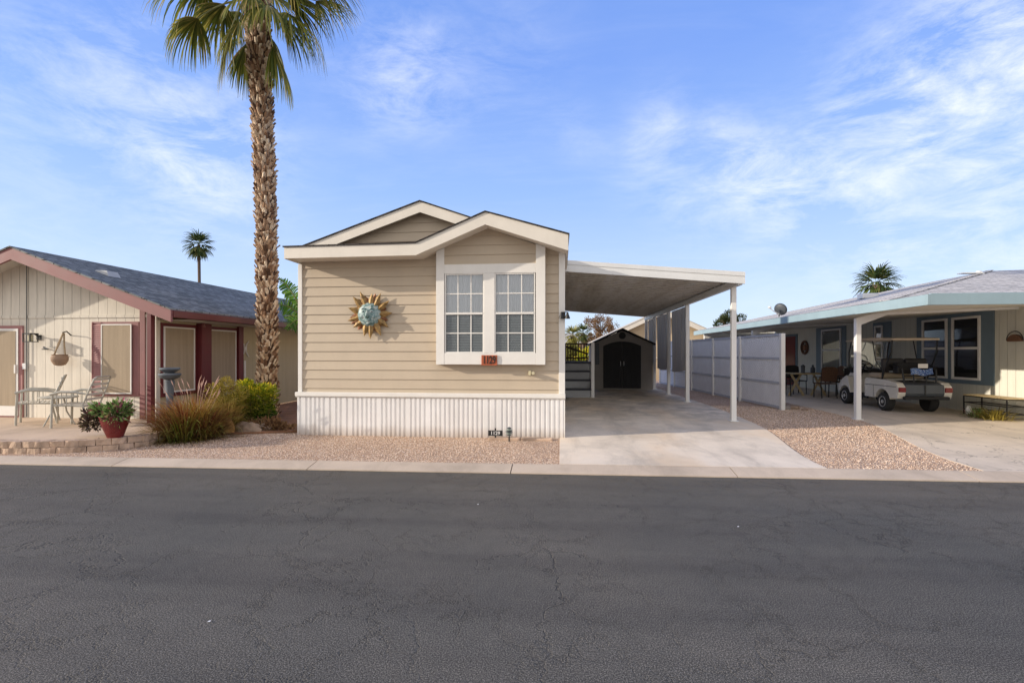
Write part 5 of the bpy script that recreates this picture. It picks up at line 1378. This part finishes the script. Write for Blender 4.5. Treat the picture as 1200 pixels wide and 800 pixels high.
for i in range(len(FP) - 1):
    a = Vector((*FP[i], 0)); L = (Vector((*FP[i + 1], 0)) - a).length - .10; a = a + fdir * .05
    zb = [ZF0 + .03, ZF0 + .63, ZF0 + 1.23, ZF1]
    for k in range(3):
        z0, z1 = zb[k] + .03, zb[k + 1] - .03; H = z1 - z0; mb = MB(); sp = .105 if i < 3 else .13
        for sgn, off in ((1, .006), (-1, -.006)):
            c = -L if sgn == 1 else 0.0
            while c < H + L:
                s_ = clipseg(c, sgn, L, H)
                if s_:
                    p, q = [a + fdir * u + Vector((0, 0, z0 + v)) + fn * off for u, v in s_]; mb.bar(p, q, .008, .058, fdir.cross(Vector((0, 0, 1))).cross((q - p).normalized()))
                c += sp
        mb.build('lattice_panel', M['lattice'], fe, recalc=False)
    mb = MB()
    for z in zb: mb.bar(a + Vector((0, 0, z)), a + fdir * L + Vector((0, 0, z)), .045, .06)
    mb.build('rail', M['rail'], fe)

# ================================================================== RIGHT NEIGHBOUR HOME
XW = 9.7; XA = 6.1
rh = thing('neighbour_home', 'pale green-cream home with light blue fascia and pale grey shingle roof', 'house', (12, 15, .2))
mb = MB(); mb.box(XW, XW + .12, 10.25, 25, .1, 2.56); mb.build('side_wall', M['rwall'], rh)
MB().box(XW + .121, 19.5, 10.25, 10.37, .1, 2.7).build('front_wall', M['rwall'], rh)
MB().box(6.6, XW - .002, 23.6, 23.72, .1, 2.5).build('rear_wall', M['rwall'], rh)
gx0, gx1 = P(862, 395, 23.6)[0], P(874, 395, 23.6)[0]
MB().box(gx0, gx1, 23.55, 23.598, .2, 2.35).build('dark_opening', M['darkroom'], rh)
# awning and fascia
YA0, YA1 = 8.9, 23.5
zf1 = 2.555; zf0 = 2.375
MB().box(XA, XA + .05, YA0, YA1, zf0, zf1).build('side_fascia', M['bluefascia'], rh, bevel=.004)
MB().box(XA + .051, 20, YA0, YA0 + .05, zf0 - .0, zf1 + .015).build('front_fascia', M['bluefascia'], rh, bevel=.004)
mb = MB(); mb.add([(XA + .05, YA0 + .05, 2.40), (XW, YA0 + .05, 2.54), (XW, YA1, 2.54), (XA + .05, YA1, 2.40)], [(0, 1, 2, 3)]); mb.add([(XW, YA0 + .05, 2.54), (20, YA0 + .05, 2.54), (20, 10.25, 2.54), (XW, 10.25, 2.54)], [(0, 1, 2, 3)])
mb.build('soffit', M['soffit'], rh, recalc=False)
A_ = (XA, 10.1, 2.56); B_ = (13, 16.4, 4.06); C_ = (XA, 12.8, 2.56); D_ = (13, 18.9, 4.07)
mb = MB()
mb.add([A_, B_, D_, C_], [(0, 1, 2, 3)]); mb.add([(XA, YA0, 2.555), (20, YA0, 2.58), (20, 16.4, 4.22), B_, A_], [(0, 1, 2, 3, 4)])
mb.add([C_, D_, (20, 18.9, 4.2), (20, YA1, 2.62), (XA, YA1, 2.56)], [(0, 1, 2, 3, 4)]); mb.add([B_, (20, 16.4, 4.22), (20, 18.9, 4.2), D_], [(0, 1, 2, 3)])
mb.build('roof', M['shingle_lt'], rh, recalc=False)
MB().bar((XA + .1, 10.18, 2.575), (13, 16.4, 4.075), .16, .02).build('hip_cap', M['shingle_lt'], rh)
# windows on the side wall
def rwin(ua, ub, ztop, zbot, parent):
    ya, yb = PX(ua, 400, XW)[0], PX(ub, 400, XW)[0]
    if ya > yb: ya, yb = yb, ya
    f = .055; zm = (ztop + zbot) / 2
    mb = MB(); mb.box(XW - .06, XW - .026, ya, ya + f, zbot, ztop); mb.box(XW - .06, XW - .026, yb - f, yb, zbot, ztop); mb.box(XW - .06, XW - .026, ya + f, yb - f, ztop - f, ztop); mb.box(XW - .06, XW - .026, ya + f, yb - f, zbot, zbot + f); mb.box(XW - .055, XW - .026, ya + f, yb - f, zm - .03, zm + .03)
    fr = mb.build('window', M['white'], parent, bevel=.003)
    for z0, z1, nm in ((zbot + f, zm - .03, 'lower_pane'), (zm + .03, ztop - f, 'upper_pane')):
        MB().add([(XW - .04, ya + f, z0), (XW - .04, yb - f, z0), (XW - .04, yb - f, z1), (XW - .04, ya + f, z1)], [(0, 1, 2, 3)]).build(nm, M['glass_dk'], fr, recalc=False)
    MB().box(XW - .026, XW - .024, ya + f, yb - f, zbot + f, ztop - f).build('window_back', M['darkroom'], fr)
    return ya, yb
def surround(ua, ub, z0, z1):
    ya, yb = PX(ua, 400, XW)[0], PX(ub, 400, XW)[0]
    MB().box(XW - .022, XW - .002, min(ya, yb), max(ya, yb), z0, z1).build('window_surround', M['bluetrim'], rh, bevel=.003)
surround(1075, 1166, .83, 2.535); rwin(1082.5, 1112, 2.44, .93, rh); rwin(1117.5, 1151, 2.44, .93, rh)
surround(957, 992, .83, 2.5); rwin(964, 987, 2.42, .93, rh)
surround(1024, 1045, 1.2, 2.5); rwin(1026.5, 1036, 2.4, 1.3, rh)
# red door far back on the side wall
ya, yb = 21.5, 22.5
dd_ = MB().box(XW - .04, XW - .002, ya - .12, yb + .12, .2, 2.35).build('door', M['bluetrim'], rh); MB().box(XW - .06, XW - .041, ya, yb, .22, 2.25).build('door_leaf', M['reddoor'], dd_)
# wagon-wheel wall plaque
py, pz = PX(944, 407, XW)
wp = thing('wall_plaque', 'dark round wheel-shaped plaque on the wall between red door and window', 'wall ornament', (XW - .02, py, pz))
MB().tube([(XW - .04, py + .24 * math.cos(a), pz + .24 * math.sin(a)) for a in [math.pi * k / 10 for k in range(21)]], .045, 8).build('ring', M['wicker'], wp, smooth='all')
MB().lathe([(.11, -.06), (.12, -.02), (.10, -.001)], (XW, py, pz), 14, 'x').build('hub', M['copper'], wp, smooth=True)
for k in range(6):
    a = k * math.pi / 3; MB().tube([(XW - .03, py, pz), (XW - .03, py + .22 * math.cos(a), pz + .22 * math.sin(a))], .014, 6).build('spoke', M['blackmetal'], wp)
# awning posts
def apost(label, x, y):
    g = gz(x, y) + .007
    rt = thing('awning_post', label, 'post', (x, y, g), 'white angled posts holding the blue-edged awning')
    MB().box(x - .05, x + .05, y - .05, y + .05, g, 2.23).build('column', M['post'], rt, bevel=.005)
    MB().prism([(x - .05, y - .048, 2.231), (x + .05, y - .048, 2.17), (x + .62, y - .048, 2.395), (x + .62, y - .048, 2.43), (x + .3, y - .048, 2.402), (x - .05, y - .048, 2.31)], (0, .09, 0)).build('brace', M['post'], rt)
    MB().bar((x + .621, y, 2.405), (XW - .3, y, 2.50), .07, .05).build('cross_beam', M['post'], rt)
    MB().box(x - .08, x + .08, y - .08, y + .08, g - .01, g + .01).build('foot_plate', M['post'], rt)
apost('white awning post with angled brace nearest the street, in front of the golf cart', 6.29, 11.2)
apost('white awning post with angled brace seen behind the lattice fence', 6.29, 16.9)
apost('farthest white awning post, beyond the lattice fence', 6.29, 22.3)
# satellite dish, roof vents
sx_, sy_ = 6.5, 15.6; sz_ = 2.57
dsh = thing('satellite_dish', 'dark satellite dish with feed arm on the blue-edged awning roof', 'satellite dish', (sx_, sy_, sz_))
X8, Z8 = P(913, 368, sy_)
MB().tube([(X8, sy_, 2.56), (X8, sy_, 2.72), (X8 + .02, sy_, 2.85)], .022, 8).build('mast', M['dark_grey'], dsh)
mb = MB(); mb.lathe([(.19, .035), (.14, .005), (.06, -.012), (.01, -.015)], (0, 0, 0), 18)
rm = Matrix.Translation((X8 + .03, sy_, 2.87)) @ Matrix.Rotation(R(62), 4, 'Y') @ Matrix.Rotation(R(-40), 4, 'X'); mb.v = [tuple(rm @ Vector(v)) for v in mb.v]
mb.build('reflector', M['dark_grey'], dsh, smooth='all')
MB().tube([(X8 + .02, sy_, 2.72), (X8 - .22, sy_ - .1, 2.83), (X8 - .32, sy_ - .12, 2.92)], .013, 6).build('feed_arm', M['gutter'], dsh)
MB().ball((X8 - .32, sy_ - .12, 2.93), .05, .05, .04).build('receiver', M['gutter'], dsh)
for (u, v, Y, lab) in ((1140, 322, 15.4, 'pale goose-neck vent pipe on the sunlit grey shingle roof'), (1018, 344, 15.2, 'low pale vent on the far slope of the grey shingle roof')):
    x, z = P(u, v, Y); rt = thing('roof_vent', lab, 'roof vent', (x, Y, z))
    if u > 1100:
        MB().tube([(x + .25, Y, z - .25), (x + .26, Y, z + .03), (x + .2, Y, z + .08), (x + .1, Y, z + .07)], .04, 8).build('pipe', M['gutter'], rt, smooth='all')
        MB().box(x - .35, x + .12, Y - .1, Y + .1, z + .03, z + .06).build('cap', M['gutter'], rt)
    else:
        MB().box(x - .25, x + .2, Y - .15, Y + .15, z - .15, z).build('cap', M['gutter'], rt, bevel=.02)
# basket ornament on the wall at the right
py, pz = PX(1193, 397, XW)
wb = thing('wall_basket', 'brown half-round wicker basket ornament high on the sunlit cream wall', 'wall ornament', (XW - .02, py, pz))
mb = MB(); vs = []; 
for i in range(9):
    a = math.pi * i / 8; vs.append((0, -.22 * math.cos(a), -.07 + .2 * math.sin(a)))
mb.prism([(XW - .12, py + y, pz + z) for _, y, z in vs], (.1, 0, 0)); mb.build('basket', M['wicker'], wb, bevel=.01)
MB().tube([(XW - .08, py + .26 * math.cos(a), pz - .04 + .26 * math.sin(a)) for a in [math.pi * k / 10 for k in range(11)]], .012, 6).build('hoop', M['blackmetal'], wb)

wb.scale = (.75, .75, .75)
# ------------------------------------------------------------------ bench with flowers at the right wall
by0 = PX(1153, 480, XW - .35)[0]
bt = thing('plant_bench', 'black metal bench with slatted wooden top against the sunlit cream wall', 'bench', (XW - .35, 11.6, .2))
gg = gz(9.4, 11.5) + .007
Zb = gg + .46
for (xx, yy) in ((XW - .50, 12.3), (XW - .12, 12.3), (XW - .50, 11.2), (XW - .12, 11.2)):
    MB().tube([(xx, yy, gg), (xx, yy, Zb - .03)], .014, 6).build('leg', M['blackmetal'], bt)
mb = MB()
for z in (Zb - .035, gg + .12, gg + .28):
    mb.tube([(XW - .50, 11.2, z), (XW - .50, 12.3, z)], .011, 6); mb.tube([(XW - .12, 11.2, z), (XW - .12, 12.3, z)], .011, 6); mb.tube([(XW - .50, 12.3, z), (XW - .12, 12.3, z)], .011, 6); mb.tube([(XW - .50, 11.2, z), (XW - .12, 11.2, z)], .011, 6)
mb.build('frame', M['blackmetal'], bt)
mb = MB(); y = 11.18
while y < 12.3: mb.box(XW - .53, XW - .09, y, y + .05, Zb - .02, Zb); y += .075
mb.build('slatted_top', M['palewood'], bt)
fl = thing('flowering_plant', 'low yellow-green plant growing under the black metal bench', 'plant', (XW - .6, 11.5, gg))
grass_clump(fl, XW - .62, 11.35, gg, 260, (.18, .38), .8, M['bush_y'], 'leaf', wd=.014); grass_clump(fl, XW - .62, 11.75, gg, 160, (.15, .32), .8, M['potleaf'], 'green_leaf', wd=.014)
st_ = thing('lantern_jar', 'small pale jar standing below the slatted bench', 'jar', (XW - .55, 12.1, gg)); MB().lathe([(.05, 0), (.06, .05), (.055, .15), (.03, .19), (.035, .21)], (XW - .55, 12.1, gg), 14).build('jar', M['white'], st_, smooth=True)

# ------------------------------------------------------------------ patio set of the right home
tx, ty = 8.0, 17.0; tg = gz(8, 17) + .007
pt = thing('dining_table', 'pale wooden patio table with crossed legs beyond the lattice fence', 'table', (tx, ty, tg))
MB().box(tx - .55, tx + .55, ty - .4, ty + .4, tg + .70, tg + .735).build('tabletop', M['palewood'], pt, bevel=.006)
for sx in (-1, 1):
    for s in (-1, 1): MB().bar((tx + sx * .38 - s * .22, ty + sx * .08 + s * .02, tg), (tx + sx * .38 + s * .16, ty + sx * .08 + s * .02, tg + .70), .045, .06).build('leg', M['palewood'], pt)
def pchair(label, x, y, rz, mat):
    r = thing('dining_chair', label, 'chair', (0, 0, 0), 'chairs around the pale wooden patio table')
    for sx in (-1, 1):
        MB().tube([(sx * .22, -.22, 0), (sx * .22, -.20, .44)], .016, 6).build('leg', M['blackmetal'], r); MB().tube([(sx * .22, .26, 0), (sx * .22, .2, .44), (sx * .22, .27, .92)], .016, 6).build('leg', M['blackmetal'], r)
        MB().tube([(sx * .25, -.20, .44), (sx * .26, -.18, .64), (sx * .25, .22, .66)], .014, 6).build('armrest', M['blackmetal'], r)
    MB().box(-.24, .24, -.24, .22, .43, .46).build('seat', mat, r, bevel=.01)
    MB().prism([(-.22, .215, .52), (.22, .215, .52), (.23, .27, .92), (.12, .275, .96), (-.12, .275, .96), (-.23, .27, .92)], (0, .02, 0)).build('backrest', mat, r)
    r.location = (x, y, gz(x, y) + .007); r.rotation_euler.z = rz; return r
pchair('brown wicker-back patio chair with its back to the street, at the pale table', 8.15, 16.2, R(180), M['wicker'])
a = pchair('brown wicker patio chair right of the pale table by the blue-framed window', 8.95, 17.1, R(-75), M['wicker'])
pchair('black metal patio chair at the fence end of the pale table', 7.15, 16.9, R(85), M['black']); pchair('black metal patio chair on the far side of the pale table', 8.0, 17.75, R(5), M['black'])
bk = pchair('black metal armchair holding white flowers near the golf cart', 8.85, 16.1, R(165), M['black'])
wfx, wfy = 8.85, 16.15
ff = thing('potted_flowers', 'white flowers in a dark pot on the black armchair', 'potted plant', (wfx, wfy, .66)); MB().lathe([(.07, 0), (.1, .15), (.11, .17), (.09, .16)], (wfx, wfy, .67), 12).build('pot', M['black'], ff, smooth=True)
p, d = lumps((wfx, wfy, .98), (.2, .16, .14), 14, .06, 300); leaf_mesh('foliage', p, d, .07, .04, M['tree'], ff); p, d = lumps((wfx, wfy, 1.05), (.22, .18, .12), 10, .03, 160, .9); leaf_mesh('flower', p, d, .05, .045, M['white'], ff)
for (x, y, lab) in ((7.85, 16.95, 'dark lantern standing on the pale patio table'), (8.2, 17.05, 'dark bottle-shaped vase standing on the pale patio table')):
    r = thing('table_lantern' if x < 8 else 'vase', lab, 'table decoration', (x, y, tg + .735)); MB().lathe([(.06, 0), (.07, .05), (.065, .16), (.03, .2), (.03, .26)] if x > 8 else [(.07, 0), (.07, .02), (.055, .03), (.055, .2), (.075, .21), (.02, .27)], (x, y, tg + .735), 12).build('body', M['dark_grey'], r, smooth=True)

# ================================================================== GOLF CART
gcx, gcy = 8.27, 12.72; cg = gz(gcx, gcy) + .007
gc = thing('golf_cart', 'cream golf cart with tan roof parked under the awning, its rear to the street', 'golf cart', (0, 0, 0))
HW = .60
def wheel(x, y, r=.225):
    w = MB(); prof = [(.12, -.09), (r - .03, -.10), (r - .005, -.075), (r, -.03), (r, .03), (r - .005, .075), (r - .03, .10), (.12, .09)]
    w.lathe(prof, (x, y, r), 26, 'x'); wo = w.build('wheel', M['rubber'], gc, smooth=True)
    s = -1 if x < 0 else 1
    MB().lathe([(.125, s * .06), (.128, s * .098), (.115, s * .10), (.10, s * .075), (.045, s * .085), (.04, s * .105), (.005, s * .108)], (x, y, r), 20, 'x').build('rim', M['rim'], wo, smooth=True)
    mb = MB()
    for k in range(5):
        a = k * 2 * math.pi / 5; mb.box(x + s * .078, x + s * .086, y + .075 * math.cos(a) - .014, y + .075 * math.cos(a) + .014, r + .075 * math.sin(a) - .014, r + .075 * math.sin(a) + .014)
    mb.build('rim_slot', M['black'], wo)
for x, y in ((-.50, 0), (.50, 0), (-.48, 1.72), (.48, 1.72)): wheel(x, y)
def arch(cy, r, z0, n=8, a0=0, a1=180): return [(cy + r * math.cos(R(a)), .225 + r * math.sin(R(a))) for a in [a0 + (a1 - a0) * i / n for i in range(n + 1)]]
# rear body sides with wheel arch
prof = [(-.56, .34), (-.60, .46), (-.59, .62), (-.50, .70), (-.20, .745), (.30, .76), (.66, .76), (.72, .70), (.72, .30)] + [(.31, .30)] + [(p[0], p[1]) for p in arch(0, .30, 0, 10, 14, 166)] + [(-.30, .34)]
for s in (-1, 1):
    mb = MB(); x0, x1 = (s * HW, s * (HW - .17)); mb.yz(prof, min(x0, x1), max(x0, x1)); mb.build('rear_fender', M['cartbody'], gc, bevel=.022)
MB().box(-.429, .429, -.28, .70, .40, .72).build('under_body', M['black'], gc)
MB().box(-.429, .429, .30, .715, .34, .765).build('seat_box', M['cartbody'], gc, bevel=.01)
# rear apron between the lights
mb = MB(); mb.yz([(-.58, .40), (-.605, .47), (-.585, .66), (-.45, .69), (-.30, .60), (-.30, .40)], -.428, .428); mb.build('rear_apron', M['dark_grey'], gc, bevel=.01)
MB().box(-.012, .012, -.615, -.606, .42, .66).build('apron_seam', M['blackmetal'], gc)
MB().box(-.50, .50, -.68, -.585, .33, .40).build('rear_bumper', M['black'], gc, bevel=.02)
for s in (-1, 1):
    MB().box(s * .515 - .08, s * .515 + .08, -.625, -.585, .49, .60).build('taillight', M['taillight'], gc, bevel=.012)
for s in (-1, 1): MB().box(s * (HW + .002) - .004, s * (HW + .002) + .004, -.52, .70, .60, .612).build('rub_rail', M['black'], gc); MB().box(s * (HW + .002) - .003, s * (HW + .002) + .003, .34, .345, .32, .598).build('panel_seam', M['black'], gc)
# bag well
MB().box(-.40, .40, -.45, -.02, .69, .712).build('bag_floor', M['black'], gc)
# floor, sill, front cowl
MB().box(-.54, .54, .72, 1.50, .28, .33).build('floor', M['black'], gc)
for s in (-1, 1): MB().box(s * .54 - .03 * (s > 0) - .0, s * .54 + .03 * (s < 0) + .0, .70, 1.42, .24, .325).build('sill', M['black'], gc)
prof = [(1.42, .33), (1.50, .52), (1.56, .74), (1.64, .78), (1.84, .68), (2.00, .54), (2.04, .42), (2.03, .34), (2.0, .32)] + [(p[0], p[1]) for p in arch(1.72, .28, 0, 8, 20, 160)]
for s in (-1, 1):
    mb = MB(); x0, x1 = s * .57, s * .40; mb.yz(prof, min(x0, x1), max(x0, x1)); mb.build('front_fender', M['cartbody'], gc, bevel=.02)
mb = MB(); mb.yz([(1.44, .33), (1.52, .60), (1.60, .90), (1.68, .92), (1.84, .78), (2.02, .58), (2.08, .42), (2.04, .32)], -.399, .399); mb.build('front_cowl', M['cartbody'], gc, bevel=.02)
MB().box(-.50, .50, 1.50, 1.60, .86, .95).build('dashboard', M['black'], gc, bevel=.02)
# seat and backrest
MB().box(-.54, .54, .16, .66, .77, .90).build('seat_cushion', M['seattan'], gc, bevel=.045)
for s in (-1, 1): MB().box(s * .27 - .255, s * .27 + .255, .08, .20, .96, 1.26).build('backrest', M['seatblk'], gc, bevel=.045)
mb = MB()
for s in (-1, 1): mb.tube([(s * .50, .16, .76), (s * .52, .10, .95), (s * .53, .12, 1.05)], .018, 6); mb.tube([(s * .56, .62, .92), (s * .565, .5, 1.0), (s * .565, .2, 1.0), (s * .55, .12, .97)], .016, 6)
mb.build('arm_rail', M['blackmetal'], gc)
# rear-facing bag rack with cloth and plate
mb = MB()
for s in (-1, 1):
    mb.tube([(s * .36, -.44, .70), (s * .38, -.40, 1.02), (s * .38, -.20, 1.10), (s * .38, .06, 1.08)], .02, 6); mb.tube([(s * .14, -.44, .70), (s * .14, -.40, 1.0)], .016, 6)
mb.tube([(-.38, -.40, 1.02), (.38, -.40, 1.02)], .022, 6); mb.tube([(-.36, -.42, .86), (.36, -.42, .86)], .016, 6); mb.build('bag_rack', M['blackmetal'], gc)
MB().box(-.36, .36, -.20, .0, .90, 1.16).build('sweater_basket', M['black'], gc, bevel=.03)
MB().box(-.05, .17, -.445, -.435, 1.04, 1.14).build('license_plate', M['white'], gc, bevel=.004)
vs = []; fs = []; n = 14
for j in range(5):
    for i in range(n + 1):
        s = i / n; vs.append((-.22 + .5 * s, -.445 - .015 * math.sin(s * 14 + j), .88 + .035 * j + .02 * math.sin(s * 8)))
for j in range(4):
    for i in range(n): q = j * (n + 1) + i; fs.append((q, q + 1, q + n + 2, q + n + 1))
mesh_obj('cloth', vs, fs, M['towel'], gc, 'all', 0, False)
# roof and struts
mb = MB(); n = 10; pts = []
for i in range(n + 1):
    s = i / n; pts.append((-.30 + 2.02 * s, 1.735 + .035 * math.sin(s * math.pi)))
pts += [(1.73, 1.69), (-.31, 1.69)]
mb.yz(pts, -.54, .54); mb.build('canopy', M['carttop'], gc, bevel=.018)
for s in (-1, 1):
    MB().tube([(s * .50, 1.62, .94), (s * .51, 1.60, 1.4), (s * .50, 1.50, 1.70)], .017, 6).build('front_strut', M['blackmetal'], gc)
    MB().tube([(s * .53, .10, .78), (s * .53, -.06, 1.12), (s * .52, -.22, 1.40), (s * .51, -.24, 1.70)], .017, 6).build('rear_strut', M['blackmetal'], gc)
for s in (-1, 1): MB().tube([(s * .50, .55, 1.69), (s * .50, .42, 1.2), (s * .50, .2, 1.0)], .012, 6).build('brace_rod', M['blackmetal'], gc)
MB().add([(-.48, 1.61, .98), (.48, 1.61, .98), (.47, 1.52, 1.68), (-.47, 1.52, 1.68)], [(0, 1, 2, 3)]).build('windshield', M['glass'], gc, recalc=False)
mb = MB(); c0 = Vector((-.26, 1.30, 1.08)); ax = Vector((0, -.55, .83)).normalized(); u_ = Vector((1, 0, 0)); w_ = ax.cross(u_)
mb.tube([c0 + (u_ * math.cos(a) + w_ * math.sin(a)) * .175 for a in [2 * math.pi * k / 24 for k in range(25)]], .015, 8)
for a in (.3, 2.84, 4.71): mb.tube([c0, c0 + (u_ * math.cos(a) + w_ * math.sin(a)) * .17], .012, 6)
sw_ = mb.build('steering_wheel', M['blackmetal'], gc, smooth='all'); MB().tube([c0, (-.26, 1.52, .72)], .022, 8).build('steering_column', M['blackmetal'], gc)
gc.location = (gcx, gcy, cg); gc.rotation_euler.z = R(-1.5); gc.scale = (.94, 1, 1)

# ================================================================== BACKGROUND
YG = 30.0
bh = thing('distant_house', 'cream house with pale gable roof behind the garden shed', 'house', (6, YG, 0))
ap2 = P(777, 362.5, YG); hl = P(690, 403, YG); sg_ = (ap2[1] - hl[1]) / (ap2[0] - hl[0]); hw = 4.1
el_, er_ = (ap2[0] - hw, ap2[1] - sg_ * hw), (ap2[0] + hw - .6, ap2[1] - sg_ * (hw - .6))
MB().xz([(el_[0] + .5, 0), (er_[0] - .4, 0), (er_[0] - .4, er_[1]), (ap2[0], ap2[1] - .15), (el_[0] + .5, el_[1])], YG + .5, YG + .7).build('front_wall', M['bgwall'], bh)
mb = MB(); mb.box(el_[0] + .5, el_[0] + .65, YG + .701, YG + 12, 0, el_[1] + .1); mb.build('side_wall', M['bgwall'], bh)
mb = MB()
for e in (el_, er_): mb.prism([(ap2[0], YG - .02, ap2[1]), (e[0], YG - .02, e[1]), (e[0], YG + 12, e[1]), (ap2[0], YG + 12, ap2[1])], (0, 0, .05))
mb.build('roof', M['bgroof'], bh); fascia('fascia', [el_, ap2, er_], [(p[0], p[1] - .28) for p in (el_, ap2, er_)], YG, YG + .05, M['trim'], bh)
# low cream wall and cooler unit
lw = thing('garden_wall', 'low cream block wall behind the shade cloths', 'wall', (4.6, 26.2, 0)); MB().box(3.2, 6.4, 26.2, 26.35, .1, 1.28).build('block_wall', M['bgwall'], lw, bevel=.01); MB().box(3.18, 6.42, 26.17, 26.38, 1.281, 1.34).build('cap', M['trim'], lw)
acx = P(795, 440, 24.6)[0]; ac = thing('air_conditioner', 'dark boxy air conditioner on a pale pad behind the shade cloths', 'air conditioner', (acx, 24.6, .18))
MB().box(acx - .42, acx + .42, 24.3, 25.0, .30, 1.0).build('cabinet', M['dark_grey'], ac, bevel=.02); MB().box(acx - .6, acx + .6, 24.2, 25.1, .17, .29).build('pad', M['kerb'], ac)
mb = MB()
for k in range(10): mb.box(acx - .38, acx + .38, 24.285, 24.298, .36 + .06 * k, .39 + .06 * k)
mb.build('grille', M['black'], ac)
# pale house beyond the deck
fh_ = thing('distant_house', 'pale house with flat brown roofline far behind the deck', 'house', (-3, 44, 0)); MB().box(-12, 2.2, 44, 52, 0, 2.3).build('wall', M['bgwall'], fh_); MB().prism([(-12.5, 43.5, 2.3), (2.7, 43.5, 2.3), (1.2, 48, 3.3), (-11, 48, 3.3)], (0, 0, .12)).build('roof', M['bgroof'], fh_)
MB().box(.5, 1.6, 43.95, 43.998, .9, 1.9).build('window', M['darkroom'], fh_)
def tree(label, x, y, zc, rx, rz, n, mat, leaf=.16, tr=.15, name='tree', seed=0):
    rt = thing(name, label, 'tree', (x, y, 0)); np.random.seed(seed + 50)
    mb = MB(); mb.tube([(x, y, 0), (x + .1, y, zc * .5), (x, y, zc)], [tr, tr * .8, tr * .4], 8); mb.build('trunk', M['bark'], rt, smooth='all')
    for k in range(7):
        a = k * 2.4 + seed; MB().tube([(x, y, zc - rz * .5), (x + rx * .4 * math.cos(a), y + rx * .4 * math.sin(a), zc), (x + rx * .7 * math.cos(a), y + rx * .7 * math.sin(a), zc + rz * .4)], [tr * .4, tr * .25, tr * .1], 6).build('limb', M['bark'], rt)
    p, d = lumps((x, y, zc), (rx, rx, rz), 34, rx * .24, n, .3); leaf_mesh('crown', p, d, leaf, leaf * .5, M[mat], rt); return rt
x, z = P(858, 378, 46); tree('rounded dark green tree beyond the blue-edged awning', x, 46, z - .3, 1.45, 1.35, 5500, 'tree', .17, seed=1)
x, z = P(703, 384, 42); tree('reddish brown thin-leaved tree behind the cream gable roof', x, 42, z + .1, 1.55, 1.1, 3600, 'tree_br', .12, seed=2)
x, z = P(693, 400, 40); tree('small rust brown tree low behind the deck railing', x, 40, z - .1, .9, .9, 2400, 'tree_br', .13, seed=3)
x, z = P(672, 412, 30); tree('bright yellow-green bush seen through the deck railing', x, 30, z - .2, .9, .8, 2600, 'tree_yg', .12, name='shrub', seed=4)
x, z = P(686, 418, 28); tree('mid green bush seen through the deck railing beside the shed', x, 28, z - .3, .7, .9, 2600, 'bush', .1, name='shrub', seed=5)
# white fence hint behind the railing
# litter on the road
for (u, v, lab) in ((865, 617, 'white scrap of paper on the asphalt toward the neighbour driveway'), (245, 728, 'white scrap of paper on the asphalt near the bottom of the frame'), (560, 591, 'pale chip on the asphalt in front of the beige home')):
    x, y = G(u, v, .003); r = thing('paper_scrap', lab, 'litter', (x, y, .003)); MB().add([(x - .008, y - .006, .005), (x + .009, y - .003, .006), (x + .007, y + .007, .009), (x - .006, y + .006, .006)], [(0, 1, 2, 3)]).build('scrap', M['gutter'], r, recalc=False)
